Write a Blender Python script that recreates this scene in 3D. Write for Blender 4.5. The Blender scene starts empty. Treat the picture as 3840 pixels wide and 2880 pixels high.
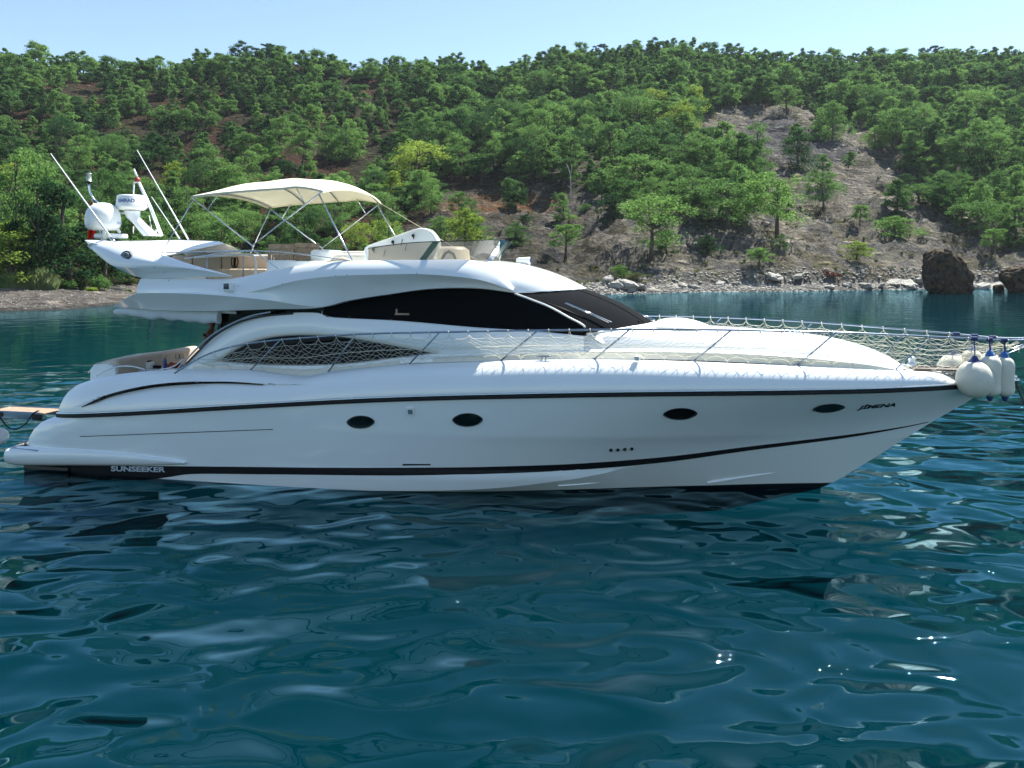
import bpy, bmesh, math, random
import numpy as np
from mathutils import Vector, Matrix, noise
R = math.radians
random.seed(7)
S = bpy.context.scene
COL = S.collection

# ------------------------------------------------------------------ camera, sky, sun, exposure
H, F, VH = 4.65, 800.0, 265.0
cam_d = bpy.data.cameras.new('camera'); cam = bpy.data.objects.new('camera', cam_d); COL.objects.link(cam)
cam.location = (0, 0, H); cam.rotation_euler = (R(90), 0, 0)
cam_d.sensor_width = 36; cam_d.lens = F/1024*36; cam_d.shift_y = -(384-VH)/1024
cam_d.clip_start = .1; cam_d.clip_end = 6000
S.camera = cam
SUN = Vector((.40, .39, .84)).normalized()
w = bpy.data.worlds.new('World'); S.world = w; w.use_nodes = True
nt = w.node_tree; bg = nt.nodes['Background']
sky = nt.nodes.new('ShaderNodeTexSky'); sky.sky_type = 'NISHITA'; sky.sun_disc = False
sky.sun_elevation = math.asin(SUN.z); sky.sun_rotation = math.atan2(SUN.x, SUN.y)
sky.air_density = 1.0; sky.dust_density = .25; sky.ozone_density = 1.6
tint = nt.nodes.new('ShaderNodeMixRGB'); tint.blend_type = 'MULTIPLY'; tint.inputs[0].default_value = 1; tint.inputs[2].default_value = (.91, .92, .91, 1)
nt.links.new(sky.outputs[0], tint.inputs[1]); nt.links.new(tint.outputs[0], bg.inputs[0]); bg.inputs[1].default_value = .087
sl = bpy.data.lights.new('sun', 'SUN'); sl.energy = 4.6; sl.angle = R(.5); sl.color = (1, .97, .90)
so = bpy.data.objects.new('sun', sl); COL.objects.link(so)
so.rotation_euler = SUN.to_track_quat('Z', 'Y').to_euler(); so.location = (40, 40, 120)
S.view_settings.view_transform = 'Standard'; S.view_settings.look = 'None'
S.view_settings.exposure = 1.38; S.view_settings.gamma = 1
S.cycles.max_bounces = 8; S.cycles.transparent_max_bounces = 12
S.cycles.caustics_reflective = False; S.cycles.sample_clamp_indirect = 6; S.cycles.caustics_refractive = False

# ------------------------------------------------------------------ materials
def sock(n, *names):
    for k in names:
        if k in n.inputs: return n.inputs[k]
def mat(name, col, rough=.5, metal=0, spec=.5, coat=0, var=0, vscale=5, bump=0, bscale=20, trans=0, alpha=None):
    m = bpy.data.materials.new(name); m.use_nodes = True; t = m.node_tree
    b = t.nodes['Principled BSDF']
    c = (*col, 1)
    b.inputs['Base Color'].default_value = c; b.inputs['Roughness'].default_value = rough
    b.inputs['Metallic'].default_value = metal; sock(b, 'Specular IOR Level').default_value = spec
    sock(b, 'Coat Weight').default_value = coat; sock(b, 'Coat Roughness').default_value = .05
    if trans: sock(b, 'Transmission Weight').default_value = trans
    tc = t.nodes.new('ShaderNodeTexCoord')
    if var:
        n = t.nodes.new('ShaderNodeTexNoise'); n.inputs['Scale'].default_value = vscale; n.inputs['Detail'].default_value = 5
        t.links.new(tc.outputs['Object'], n.inputs['Vector'])
        r = t.nodes.new('ShaderNodeValToRGB'); r.color_ramp.elements[0].position = .3; r.color_ramp.elements[1].position = .7
        r.color_ramp.elements[0].color = tuple(x*(1-var) for x in col)+(1,)
        r.color_ramp.elements[1].color = tuple(min(1, x*(1+var)) for x in col)+(1,)
        t.links.new(n.outputs['Fac'], r.inputs['Fac']); t.links.new(r.outputs[0], b.inputs['Base Color'])
    if bump:
        n2 = t.nodes.new('ShaderNodeTexNoise'); n2.inputs['Scale'].default_value = bscale; n2.inputs['Detail'].default_value = 6
        t.links.new(tc.outputs['Object'], n2.inputs['Vector'])
        bp = t.nodes.new('ShaderNodeBump'); bp.inputs['Strength'].default_value = .6; bp.inputs['Distance'].default_value = bump
        t.links.new(n2.outputs['Fac'], bp.inputs['Height']); t.links.new(bp.outputs[0], b.inputs['Normal'])
    return m
GEL = mat('white_gelcoat', (.84, .87, .86), .16, coat=.5, var=.015, vscale=.7)
GEL2 = mat('cream_gelcoat', (.72, .69, .60), .35, var=.03, vscale=2)
BLK = mat('black_gloss', (.006, .007, .008), .12, coat=.4, var=.2)
ANTI = mat('black_antifouling', (.008, .009, .011), .5, var=.3)
MESHC = mat('black_mesh_cover', (.0035, .0042, .005), .8, spec=.08, var=.3, vscale=90)
MESHF = mat('black_mesh_cover_front', (.008, .0095, .0115), .9, spec=.05, var=.3, vscale=60)
STEEL = mat('stainless_steel', (.62, .64, .66), .13, metal=1, var=.05)
RAILM = mat('polished_rail_steel', (.26, .31, .38), .2, metal=1, var=.05)
CHROME = mat('grey_alloy', (.30, .33, .38), .3, metal=.8, var=.05)
WPL = mat('white_plastic', (.78, .80, .77), .3, var=.02)
CANV = mat('cream_canvas', (.74, .70, .52), .85, spec=.1, var=.04, vscale=3)
ROPE = mat('cream_net_cord', (.70, .68, .56), .8, spec=.1, var=.1, vscale=30)
VINYL = mat('beige_vinyl', (.52, .42, .32), .5, var=.05)
TEAK = mat('weathered_teak', (.36, .26, .18), .7, var=.25, vscale=14)
TEAKD = mat('teak_deck', (.33, .23, .14), .7, var=.2, vscale=9)
RUBB = mat('black_rubber', (.007, .007, .008), .6, spec=.25, var=.2)
RED = mat('red_cloth', (.62, .035, .02), .8, spec=.1, var=.08)
DRED = mat('dark_red_band', (.3, .02, .02), .5, var=.1)
NAVY = mat('navy_rope', (.02, .04, .13), .7, var=.2)
BLUE = mat('blue_plastic', (.03, .12, .36), .4, var=.1)
FEND = mat('cream_fender_cover', (.68, .66, .55), .75, spec=.15, var=.05, vscale=6, bump=.012, bscale=9)
CHAIN = mat('rusty_chain', (.05, .04, .035), .7, metal=.3, var=.4, vscale=20)
GREYT = mat('grey_emblem', (.06, .07, .085), .6, var=.3, vscale=40)
GREYL = mat('pale_grey_lettering', (.50, .56, .60), .4, var=.02)
BLUET = mat('blue_lettering', (.10, .16, .32), .5, var=.05)
BLUEF = mat('faded_blue_lettering', (.38, .48, .66), .5, var=.05)
SKIN = mat('tanned_skin', (.16, .065, .035), .5, var=.1)
HAIR = mat('dark_hair', (.015, .01, .008), .6, var=.2)
ORNG = mat('orange_cloth', (.65, .24, .06), .8, var=.1)
CREAMC = mat('cream_lampshade', (.75, .66, .45), .8, var=.05)
DARKIN = mat('dark_cabin_shade', (.012, .010, .009), .7, var=.3)  # near-black colour supplies the shade of the cabin interior
DKWOOD = mat('dark_deck_hardware', (.07, .045, .035), .5, var=.5, vscale=12)

def glassmat(name, tint, haze=0, rough=.02, ior=1.5):
    m = bpy.data.materials.new(name); m.use_nodes = True; t = m.node_tree; t.nodes.clear()
    o = t.nodes.new('ShaderNodeOutputMaterial'); mx = t.nodes.new('ShaderNodeMixShader')
    tr = t.nodes.new('ShaderNodeBsdfTransparent'); tr.inputs[0].default_value = (*tint, 1)
    g = t.nodes.new('ShaderNodeBsdfGlossy'); g.inputs['Roughness'].default_value = rough
    fr = t.nodes.new('ShaderNodeFresnel'); fr.inputs[0].default_value = ior
    n = t.nodes.new('ShaderNodeTexNoise'); n.inputs['Scale'].default_value = 2
    ad = t.nodes.new('ShaderNodeMath'); ad.operation = 'MULTIPLY_ADD'; ad.inputs[1].default_value = .006
    t.links.new(n.outputs['Fac'], ad.inputs[0]); t.links.new(fr.outputs[0], ad.inputs[2])
    t.links.new(ad.outputs[0], mx.inputs[0]); t.links.new(tr.outputs[0], mx.inputs[1]); t.links.new(g.outputs[0], mx.inputs[2])
    if haze:
        m2 = t.nodes.new('ShaderNodeMixShader'); m2.inputs[0].default_value = haze; df = t.nodes.new('ShaderNodeBsdfTranslucent'); df.inputs[0].default_value = (.75, .73, .68, 1)
        d2 = t.nodes.new('ShaderNodeBsdfDiffuse'); d2.inputs[0].default_value = (.7, .68, .62, 1); m3 = t.nodes.new('ShaderNodeMixShader'); t.links.new(df.outputs[0], m3.inputs[1]); t.links.new(d2.outputs[0], m3.inputs[2])
        t.links.new(mx.outputs[0], m2.inputs[1]); t.links.new(m3.outputs[0], m2.inputs[2]); t.links.new(m2.outputs[0], o.inputs[0])
    else: t.links.new(mx.outputs[0], o.inputs[0])
    return m
GLASSD = glassmat('dark_tinted_glass', (.06, .06, .058), ior=1.22)
GLASSB = glassmat('smoked_glass', (.40, .36, .29), haze=.10)
GLASSG = glassmat('green_glass_edge', (.10, .20, .17))
GLASSC = glassmat('clear_glass', (.92, .95, .95), ior=1.2)

def gn(m):  # helpers for custom trees
    return m.node_tree.nodes, m.node_tree.links

# ------------------------------------------------------------------ geometry helpers
def tag(o, label=None, cat=None, group=None, kind=None):
    if label: o['label'] = label
    if cat: o['category'] = cat
    if group: o['group'] = group
    if kind: o['kind'] = kind
    return o
def empty(name, loc=(0, 0, 0), rz=0, parent=None):
    o = bpy.data.objects.new(name, None); COL.objects.link(o); o.location = loc; o.rotation_euler = (0, 0, rz)
    o.empty_display_size = .2
    if parent: o.parent = parent
    return o
class MB:
    def __init__(s): s.v = []; s.f = []; s.m = []; s.mi = 0
    def add(s, vs, fs):
        b = len(s.v); s.v.extend([tuple(p) for p in vs]); s.f.extend([tuple(i+b for i in f) for f in fs]); s.m.extend([s.mi]*len(fs)); return s
    def loft(s, rows, close=False):
        n = len(rows[0]); vs = [p for r in rows for p in r]; fs = []
        for i in range(len(rows)-1):
            for j in range(n-1): fs.append((i*n+j, i*n+j+1, (i+1)*n+j+1, (i+1)*n+j))
            if close: fs.append((i*n+n-1, i*n, (i+1)*n, (i+1)*n+n-1))
        return s.add(vs, fs)
    def both(s, rows, close=False):
        s.loft(rows, close); s.loft([[(p[0], -p[1], p[2]) for p in r][::-1] for r in rows], close); return s
    def box(s, a, b, bev=0, rot=None, org=None):
        bm = bmesh.new(); bmesh.ops.create_cube(bm, size=1)
        for v in bm.verts:
            v.co = Vector(((a[0]+b[0])/2+v.co.x*abs(b[0]-a[0]), (a[1]+b[1])/2+v.co.y*abs(b[1]-a[1]), (a[2]+b[2])/2+v.co.z*abs(b[2]-a[2])))
        if bev: bmesh.ops.bevel(bm, geom=bm.edges[:], offset=bev, segments=3, profile=.5, affect='EDGES')
        return s.bm(bm, rot, org)
    def bm(s, bm, rot=None, org=None):
        bm.verts.index_update(); vs = [v.co.copy() for v in bm.verts]
        if rot is not None:
            o = Vector(org or (0, 0, 0)); vs = [rot @ (v-o)+o for v in vs]
        s.add(vs, [[v.index for v in f.verts] for f in bm.faces]); bm.free(); return s
    def tube(s, pts, r, n=8, cap=True):
        pts = [Vector(p) for p in pts]; rs = r if isinstance(r, (list, tuple)) else [r]*len(pts)
        rows = []; up = Vector((0, 0, 1)); prev = None
        for i, p in enumerate(pts):
            d = (pts[min(i+1, len(pts)-1)]-pts[max(i-1, 0)])
            if d.length < 1e-9: d = Vector((1, 0, 0))
            d.normalize()
            if prev is None:
                a = d.cross(up if abs(d.z) < .95 else Vector((1, 0, 0))).normalized()
            else:
                a = (prev-d*prev.dot(d)).normalized()
            prev = a; b = d.cross(a)
            rows.append([p+(a*math.cos(k*2*math.pi/n)+b*math.sin(k*2*math.pi/n))*rs[i] for k in range(n)])
        s.loft(rows, close=True)
        if cap:
            b0 = len(s.v)-n*len(pts)
            s.f.append(tuple(b0+k for k in range(n))[::-1]); s.m.append(s.mi)
            s.f.append(tuple(b0+n*(len(pts)-1)+k for k in range(n))); s.m.append(s.mi)
        return s
    def lathe(s, c, prof, n=32, M=None):
        rows = []
        for (r, z) in prof:
            row = [Vector((r*math.cos(k*2*math.pi/n), r*math.sin(k*2*math.pi/n), z)) for k in range(n)]
            if M is not None: row = [M @ p for p in row]
            rows.append([p+Vector(c) for p in row])
        return s.loft(rows, close=True)
    def mesh(s, name, mats, smooth=True):
        me = bpy.data.meshes.new(name); me.from_pydata(s.v, [], s.f)
        mats = mats if isinstance(mats, (list, tuple)) else [mats]
        for m in mats: me.materials.append(m)
        if len(mats) > 1: me.polygons.foreach_set('material_index', s.m)
        me.polygons.foreach_set('use_smooth', [smooth]*len(me.polygons))
        me.update(); return me
    def obj(s, name, mats, parent=None, smooth=True, sharp=None, label=None, weld=True):
        me = s.mesh(name, mats, smooth)
        if weld:
            bm = bmesh.new(); bm.from_mesh(me); bmesh.ops.remove_doubles(bm, verts=bm.verts, dist=2e-4)
            bmesh.ops.recalc_face_normals(bm, faces=bm.faces)
            bm.to_mesh(me); bm.free()
        if smooth and sharp is not None: me.set_sharp_from_angle(angle=R(sharp))
        root_ = parent
        while root_ is not None and root_.parent is not None: root_ = root_.parent
        if root_ is not None and root_.name.startswith('yacht') and not any(abs(v[1]) < .03 for v in s.v) and min(v[1] for v in s.v) < 0 < max(v[1] for v in s.v) and not any(min(me.vertices[i].co.y for i in p.vertices) < 0 < max(me.vertices[i].co.y for i in p.vertices) for p in me.polygons):
            out = []
            for sg in (-1, 1):
                bm = bmesh.new(); bm.from_mesh(me); bmesh.ops.delete(bm, geom=[v for v in bm.verts if v.co.y*sg < 0], context='VERTS')
                m2 = me.copy(); bm.to_mesh(m2); bm.free(); o = bpy.data.objects.new(name, m2); COL.objects.link(o); o.parent = parent; out.append(o)
            return out[0]
        o = bpy.data.objects.new(name, me); COL.objects.link(o)
        if parent: o.parent = parent
        if label: o['label'] = label
        return o
def spline(pts, n):
    P = [np.array(p, float) for p in pts]
    if len(P) == 2: return [tuple(P[0]+(P[1]-P[0])*i/(n-1)) for i in range(n)]
    P = [2*P[0]-P[1]]+P+[2*P[-1]-P[-2]]; out = []
    for i in range(1, len(P)-2):
        p0, p1, p2, p3 = P[i-1:i+3]
        t0 = 0; t1 = t0+max(1e-6, np.linalg.norm(p1-p0)**.5); t2 = t1+max(1e-6, np.linalg.norm(p2-p1)**.5); t3 = t2+max(1e-6, np.linalg.norm(p3-p2)**.5)
        for k in range(16):
            t = t1+(t2-t1)*k/16
            a1 = (t1-t)/(t1-t0)*p0+(t-t0)/(t1-t0)*p1; a2 = (t2-t)/(t2-t1)*p1+(t-t1)/(t2-t1)*p2; a3 = (t3-t)/(t3-t2)*p2+(t-t2)/(t3-t2)*p3
            b1 = (t2-t)/(t2-t0)*a1+(t-t0)/(t2-t0)*a2; b2 = (t3-t)/(t3-t1)*a2+(t-t1)/(t3-t1)*a3
            out.append((t2-t)/(t2-t1)*b1+(t-t1)/(t2-t1)*b2)
    out.append(P[-2]); out = np.array(out)
    d = np.r_[0, np.cumsum(np.linalg.norm(np.diff(out, axis=0), axis=1))]
    q = np.linspace(0, d[-1], n)
    return [tuple(np.interp(x, d, out[:, c]) for c in range(out.shape[1])) for x in q]
def lerp(a, b, t): return tuple(a[i]+(b[i]-a[i])*t for i in range(len(a)))
def mir(p): return (p[0], -p[1], p[2])
def ip(x, tab): return float(np.interp(x, [a for a, b in tab], [b for a, b in tab]))

# yacht frame: x forward, y to port, z up; origin amidships on the waterline
AX, AY, TH = -.89, 18.26, R(12)
CT, ST = math.cos(TH), math.sin(TH)
def L(sx, sy, yl):
    u, v = sx/3.75, sy/3.75; k = (u-512)/F
    Y = (yl+AX*ST+AY*CT)/(k*ST+CT); X = k*Y
    return ((X-AX)*CT-(Y-AY)*ST, yl, H-(v-VH)*Y/F)
def proj(p):
    X = AX+p[0]*CT+p[1]*ST; Y = AY-p[0]*ST+p[1]*CT
    return ((512+F*X/Y)*3.75, (VH+(H-p[2])*F/Y)*3.75)
def W(p): return (AX+p[0]*CT+p[1]*ST, AY-p[0]*ST+p[1]*CT, p[2])
def LS(sx, sy, fn):
    y = -2.0
    for i in range(40):
        x, _, z = L(sx, sy, y); y = .5*y-.5*fn(x, z)
    return L(sx, sy, y)
def cv(pts, y=None, n=None):
    out = []
    for p in pts:
        if len(p) == 3: out.append(L(*p))
        elif callable(y): out.append(LS(p[0], p[1], y))
        else: out.append(L(p[0], p[1], y))
    return spline(out, n) if n else out

yacht = empty('yacht', (AX, AY, 0), -TH)
tag(yacht, 'large white motor yacht with flybridge, cream bimini and netted rails, anchored in the cove', 'yacht')

# ------------------------------------------------------------------ hull form
HRt = [(0, 2.12), (.015, 2.24), (.05, 2.37), (.158, 2.45), (.36, 2.5), (.5, 2.46), (.56, 2.4), (.66, 2.22), (.76, 1.87), (.86, 1.32), (.937, .74), (.98, .3), (1, .02)]
HCt = [(0, 1.98), (.02, 2.1), (.1, 2.2), (.36, 2.22), (.5, 2.08), (.62, 1.75), (.75, 1.2), (.85, .75), (.94, .32), (1, .015)]
ZRt = [(0, 1.25), (.11, 1.42), (.27, 1.71), (.416, 1.95), (.55, 2.10), (.68, 2.19), (.80, 2.22), (.88, 2.23), (1, 2.27)]
stem = [L(sx, sy, 0) for sx, sy in ((3080, 1830), (3150, 1795), (3290, 1710), (3400, 1640), (3500, 1578), (3655, 1488), (3720, 1440))]
XEt = [(-.9, 3.0), (-.45, 6.0)]+[(p[2], p[0]) for p in stem]+[(3, stem[-1][0]+.4)]
XSt = [(-1, -8.9), (.30, -8.95), (.42, -9.4)]+[(p[2], p[0]) for p in (L(103, 1672, -2.05), L(112, 1640, -2.05), L(130, 1608, -2.08), L(158, 1582, -2.1))]+[(1.25, -9.15), (3, -9.1)]
XSt = sorted(XSt)
def smoothtab(tab, n=200):
    P = spline([(a, b, 0) for a, b in tab], n); return [(p[0], p[1]) for p in P]
HRt = smoothtab(HRt); HCt = smoothtab(HCt); ZRt = smoothtab(ZRt)
XEt = smoothtab(XEt)
def XS(z): return ip(z, XSt)
def XE(z): return ip(z, XEt)
chp = []
for s_, sx, sy in ((.58, 2200, 1857), (.66, 2480, 1826), (.70, 2600, 1803), (.78, 2900, 1746), (.88, 3200, 1682), (1, 3400, 1640)):
    y = -ip(s_, HCt); chp.append((s_, L(sx, sy, y)[2]))
ZCt = smoothtab([(0, -.12), (.25, -.08), (.45, .0)]+chp)
def gt(t, s):
    e = .85+.75*max(0, (s-.45))/.55
    return max(0, t)**e
def hpt(s, t):
    zc, zr = ip(s, ZCt), ip(s, ZRt); z = zc+(zr-zc)*t
    return (XS(z)+(XE(z)-XS(z))*s, -(ip(s, HCt)+(ip(s, HRt)-ip(s, HCt))*gt(t, s)), z)
def hside(x, z):
    s = (x-XS(z))/(XE(z)-XS(z)); s = min(1, max(0, s))
    zc, zr = ip(s, ZCt), ip(s, ZRt); t = min(1.2, (z-zc)/(zr-zc))
    return ip(s, HCt)+(ip(s, HRt)-ip(s, HCt))*gt(t, s)
def hr(x, z=None):  # rub rail half-breadth
    return ip((x+9.15)/(stem[-1][0]+9.15), HRt)
def zr(x): return ip((x+9.15)/(stem[-1][0]+9.15), ZRt)
def HP(sx, sy, off=0): return LS(sx, sy, lambda x, z: hside(x, z)+off)

N = 121
ss = [1-(1-i/(N-1))**1.25 for i in range(N)]
m = MB()
rows = [[hpt(s, t/40) for s in ss] for t in range(41)]
m.both(rows)
# stern closing
st = [r[0] for r in rows]; m.loft([st, [mir(p) for p in st]])
hull = m.obj('hull', GEL, yacht, sharp=35)
# bottom
ce = hpt(1, 0)
kz = [(-9.4, -.75), (0, -.95), (3, -.9), (5.5, -.6), (stem[0][0], stem[0][2])]+[(p[0], p[2]) for p in stem[1:4]]
def keel(s):
    x = -9.2+(ce[0]+9.2)*s
    return (x, 0, ip(x, kz))
m = MB(); bot = []
for t in range(9):
    bot.append([lerp(hpt(s, 0), keel(s), t/8) for s in ss])
m.both(bot); e = [r[0] for r in bot]; m.loft([e, [mir(p) for p in e]])
# boot line: antifouling below, white above (real paint edge)
BOT = bpy.data.materials.new('hull_bottom_paint'); BOT.use_nodes = True
ns, ls = gn(BOT); b = ns['Principled BSDF']; b.inputs['Roughness'].default_value = .3
tc = ns.new('ShaderNodeTexCoord'); sp = ns.new('ShaderNodeSeparateXYZ'); ls.new(tc.outputs['Object'], sp.inputs[0])
ma = ns.new('ShaderNodeMath'); ma.operation = 'MULTIPLY_ADD'; ma.inputs[1].default_value = -.030; ls.new(sp.outputs[0], ma.inputs[0]); ls.new(sp.outputs[2], ma.inputs[2])
gt_ = ns.new('ShaderNodeMath'); gt_.operation = 'GREATER_THAN'; gt_.inputs[1].default_value = -.11; ls.new(ma.outputs[0], gt_.inputs[0])
mx = ns.new('ShaderNodeMixRGB'); mx.inputs[1].default_value = (.008, .009, .011, 1); mx.inputs[2].default_value = (.78, .82, .79, 1)
g2_ = ns.new('ShaderNodeMath'); g2_.operation = 'GREATER_THAN'; g2_.inputs[1].default_value = .005; ls.new(sp.outputs[2], g2_.inputs[0]); g3_ = ns.new('ShaderNodeMath'); g3_.operation = 'MULTIPLY'; ls.new(gt_.outputs[0], g3_.inputs[0]); ls.new(g2_.outputs[0], g3_.inputs[1]); ls.new(g3_.outputs[0], mx.inputs[0]); ls.new(mx.outputs[0], b.inputs['Base Color'])
m.obj('hull_bottom', BOT, yacht, sharp=60)
# spray strakes on the bow
def strake(name, a, b, wd):
    P = [hull_bot(sx, sy) for sx, sy in (a, b)]
def botpt(s, t): return lerp(hpt(s, 0), keel(s), t)
def strake(s0, s1, t0, t1, h):
    m = MB(); A = []; B = []; C = []
    for i in range(24):
        q = i/23; s = s0+(s1-s0)*q; t = t0+(t1-t0)*q; hh = h*(1-q)**.7*min(1, q*8+.4)
        p = botpt(s, t); A.append((p[0], p[1]-.01, p[2]+hh*.9)); B.append((p[0], p[1]-hh*1.1, p[2]-.01)); C.append((p[0], p[1]+.05, p[2]-hh*.4))
    m.both([A, B, C]); m.obj('spray_strake', GEL, yacht, sharp=30)
strake(.80, .87, .46, .50, .05)
strake(.655, .70, .10, .16, .03)

# hull stripe (black), follows drawn line on the hull side
def strip(name, top, bot, off, matl, n=90, both=True, parent=yacht, fn=None, th=.012):
    fn = fn or hside
    T = cv(top, lambda x, z: fn(x, z)+off, n); B = cv(bot, lambda x, z: fn(x, z)+off, n)
    Mids = [[(p[0], -fn(p[0], p[2])-off, p[2]) for p in [lerp(a, b, q/8) for a, b in zip(T, B)]] for q in range(1, 8)]
    Ti = [(p[0], p[1]+th+.003, p[2]) for p in T]; Bi = [(p[0], p[1]+th+.003, p[2]) for p in B]
    m = MB(); f = m.both if both else m.loft
    f([Ti, T]+Mids+[B, Bi]); return m.obj(name, matl, parent, sharp=40)
strip('hull_stripe', [(95, 1742), (400, 1746), (700, 1749), (1000, 1752), (1500, 1754), (1900, 1749), (2200, 1737), (2500, 1713), (2800, 1676), (3200, 1628), (3400, 1598), (3482, 1582)],
      [(95, 1800), (400, 1800), (540, 1800), (640, 1788), (700, 1779), (1000, 1779), (1500, 1783), (1900, 1775), (2200, 1760), (2500, 1733), (2800, 1691), (3200, 1638), (3400, 1602), (3482, 1584)], .010, RUBB, n=140)
# rub rail
def rubrail():
    m = MB(); rows = []
    prof = [(.0, .035), (.035, .03), (.045, .0), (.035, -.035), (.0, -.045)]
    for dy, dz in prof:
        rows.append([(p[0]+(.03 if s > .98 else 0), p[1]-dy*(1 if s < .97 else max(0.2, (1-s)/.03)), p[2]+dz) for s, p in [(s, hpt(s, 1)) for s in ss]])
    m.both(rows); m.loft([[r[0] for r in rows], [mir(r[0]) for r in rows]])
    m.obj('rub_rail', RUBB, yacht, sharp=50)
    m = MB(); rows = []
    for dy, dz in [(.0, .075), (.03, .07), (.038, .055), (.03, .038), (0, .03)]:
        rows.append([(p[0]+(.03 if s > .98 else 0), p[1]-dy*(1 if s < .97 else max(0.2, (1-s)/.03)), p[2]+dz) for s, p in [(s, hpt(s, 1)) for s in ss]])
    m.both(rows); m.obj('rub_rail_trim', STEEL, yacht)
rubrail()

# ------------------------------------------------------------------ bulwark moulding
NB = 160
topl = cv([(305, 1436), (340, 1424), (400, 1410), (500, 1397), (700, 1386), (900, 1387), (1020, 1397), (1100, 1414), (1170, 1404), (1300, 1386), (1500, 1368), (1700, 1360), (2000, 1350), (2400, 1350), (2800, 1364), (3000, 1373), (3300, 1385), (3500, 1396)],
          lambda x, z: hr(x)-ip(x, [(-9, .35), (-5, .42), (5, .40), (8, .34), (9.5, .22)]), 120)
endp = (stem[-1][0]-.12, -.02, zr(10)+.16)
topl = spline(topl[:-1:4]+[topl[-1], (9.95, -.28, zr(9)+.19), endp], NB)
rub0 = []
for p in topl:  # rub point for each column
    q = (p[0]-topl[0][0])/(topl[-1][0]-topl[0][0]); x = -9.15+(stem[-1][0]+9.15)*q
    rub0.append((x, -hr(x), zr(x)+.03))
blk = cv([(308, 1526), (360, 1502), (420, 1480), (550, 1452), (700, 1439), (850, 1437), (980, 1443)], lambda x, z: hr(x)-.06, 60)
def zblk(x): return ip(x, [(p[0], p[2]) for p in blk])
def bulw(i, t):
    a, b = rub0[i], topl[i]
    c = (a[0]*.62+b[0]*.38, a[1]*.93+b[1]*.07-.03*min(1, hr(a[0])), a[2]+(b[2]-a[2])*.80)
    c = lerp(c, lerp(a, b, .5), max(0, (i/(NB-1)-.93)/.07))
    x, y, z = (tuple((1-t)**2*a[k]+2*t*(1-t)*c[k]+t*t*b[k] for k in range(3)))
    if blk[0][0]-.1 < x < blk[-1][0]+1.2:
        zl = zblk(x); env = min(1, max(0, (x-blk[0][0]+.1)/1.5))*min(1, max(0, (blk[-1][0]+1.2-x)/1.6))
        d = zl-z
        if d > -.01: y += .11*env*math.exp(-max(0, d)/.16)
    return (x, y, z)
RB = 44
bw = [[bulw(i, t/RB) for i in range(NB)] for t in range(RB+1)]
inner = [(p[0], p[1]+.06*min(1, -p[1]/.3), p[2]-.005) for p in topl]; inner2 = [(p[0], p[1]*.93+.06*min(1, -p[1]/.3), p[2]-.07) for p in topl]
m = MB(); m.both(bw+[inner, inner2])
stn = [r[0] for r in bw]
# transom: close stern with a slightly rounded face
def rnd(p, k): return (p[0]-.25*(1-(2*k-1)**2), p[1]*(1-2*k), p[2])
m.loft([[rnd(p, k/12) for p in stn] for k in range(13)])
m.obj('bulwark', GEL, yacht, sharp=38)
# curved black accent line on the quarter
def bwsurf(x, z):
    best = 9; yy = hr(x)
    i = min(range(NB), key=lambda j: abs((rub0[j][0]+topl[j][0])/2-x))
    for t in range(RB+1):
        p = bw[t][i]
        if abs(p[2]-z) < best: best = abs(p[2]-z); yy = -p[1]
    return yy
strip('quarter_accent_line', [(305, 1526), (360, 1498), (420, 1475), (550, 1446), (700, 1432), (850, 1432), (985, 1442)],
      [(305, 1528), (360, 1508), (420, 1486), (550, 1457), (700, 1442), (850, 1438), (985, 1444)], .035, RUBB, n=50, fn=bwsurf, th=.03)

# ------------------------------------------------------------------ deck
xd0 = -5.6
m = MB()
dk = [p for p in inner2 if p[0] > xd0]
m.loft([[(p[0], p[1]*(1-2*k/6), p[2]+.02+.03*(1-(1-2*k/6)**2)) for p in dk] for k in range(7)])
m.obj('deck', GEL2, yacht)
# cockpit sole, inner coaming and aft bulkhead
zc0 = 1.55
m = MB()
ck = [p for p in inner2 if p[0] <= xd0+.3]
m.both([ck, [(p[0]+.1, p[1]+.12, zc0) for p in ck]])
m.loft([[(p[0]+.1, (p[1]+.12)*(1-2*k/4), zc0) for p in ck] for k in range(5)])
a = ck[0]; m.loft([[(a[0], a[1]*(1-2*k/4), a[2]) for k in range(5)], [(a[0]+.15, a[1]*(1-2*k/4), zc0) for k in range(5)]])
a = dk[0]; m.loft([[(a[0], a[1]*(1-2*k/4), a[2]+.02) for k in range(5)], [(a[0], a[1]*(1-2*k/4), zc0) for k in range(5)]])
m.obj('cockpit_well', GEL2, yacht, sharp=30)
m = MB(); m.box((-8.3, -1.7, zc0+.004), (xd0-.02, 1.7, zc0+.02)); m.obj('cockpit_floor', TEAKD, yacht)

# ------------------------------------------------------------------ superstructure lower: house side
def hh(x, z): return .74*hr(x)-.13*(z-2.3)
NS = 110
outer = cv([(655, 1403), (690, 1368), (740, 1318), (800, 1262), (860, 1221), (920, 1195), (1000, 1180), (1080, 1174), (1140, 1172), (1205, 1176), (1222, 1188), (1300, 1195), (1500, 1207), (1800, 1233), (2000, 1246), (2190, 1262)], hh, NS)
ltop = cv([(805, 1356), (850, 1326), (920, 1287), (1000, 1264), (1080, 1254), (1180, 1253), (1300, 1262), (1450, 1288), (1560, 1308), (1645, 1325)], hh, 60)
lbot = cv([(805, 1356), (950, 1368), (1150, 1372), (1300, 1365), (1500, 1342), (1645, 1325)], hh, 60)
def colx(curve, x): 
    z = ip(x, [(p[0], p[2]) for p in curve]); return (x, -hh(x, z), z)
xs_ = sorted([p[0] for p in outer])
def zdeck(x): return ip(x, [(p[0], p[2]) for p in topl])-.06
lx0, lx1 = ltop[0][0], ltop[-1][0]
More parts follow.
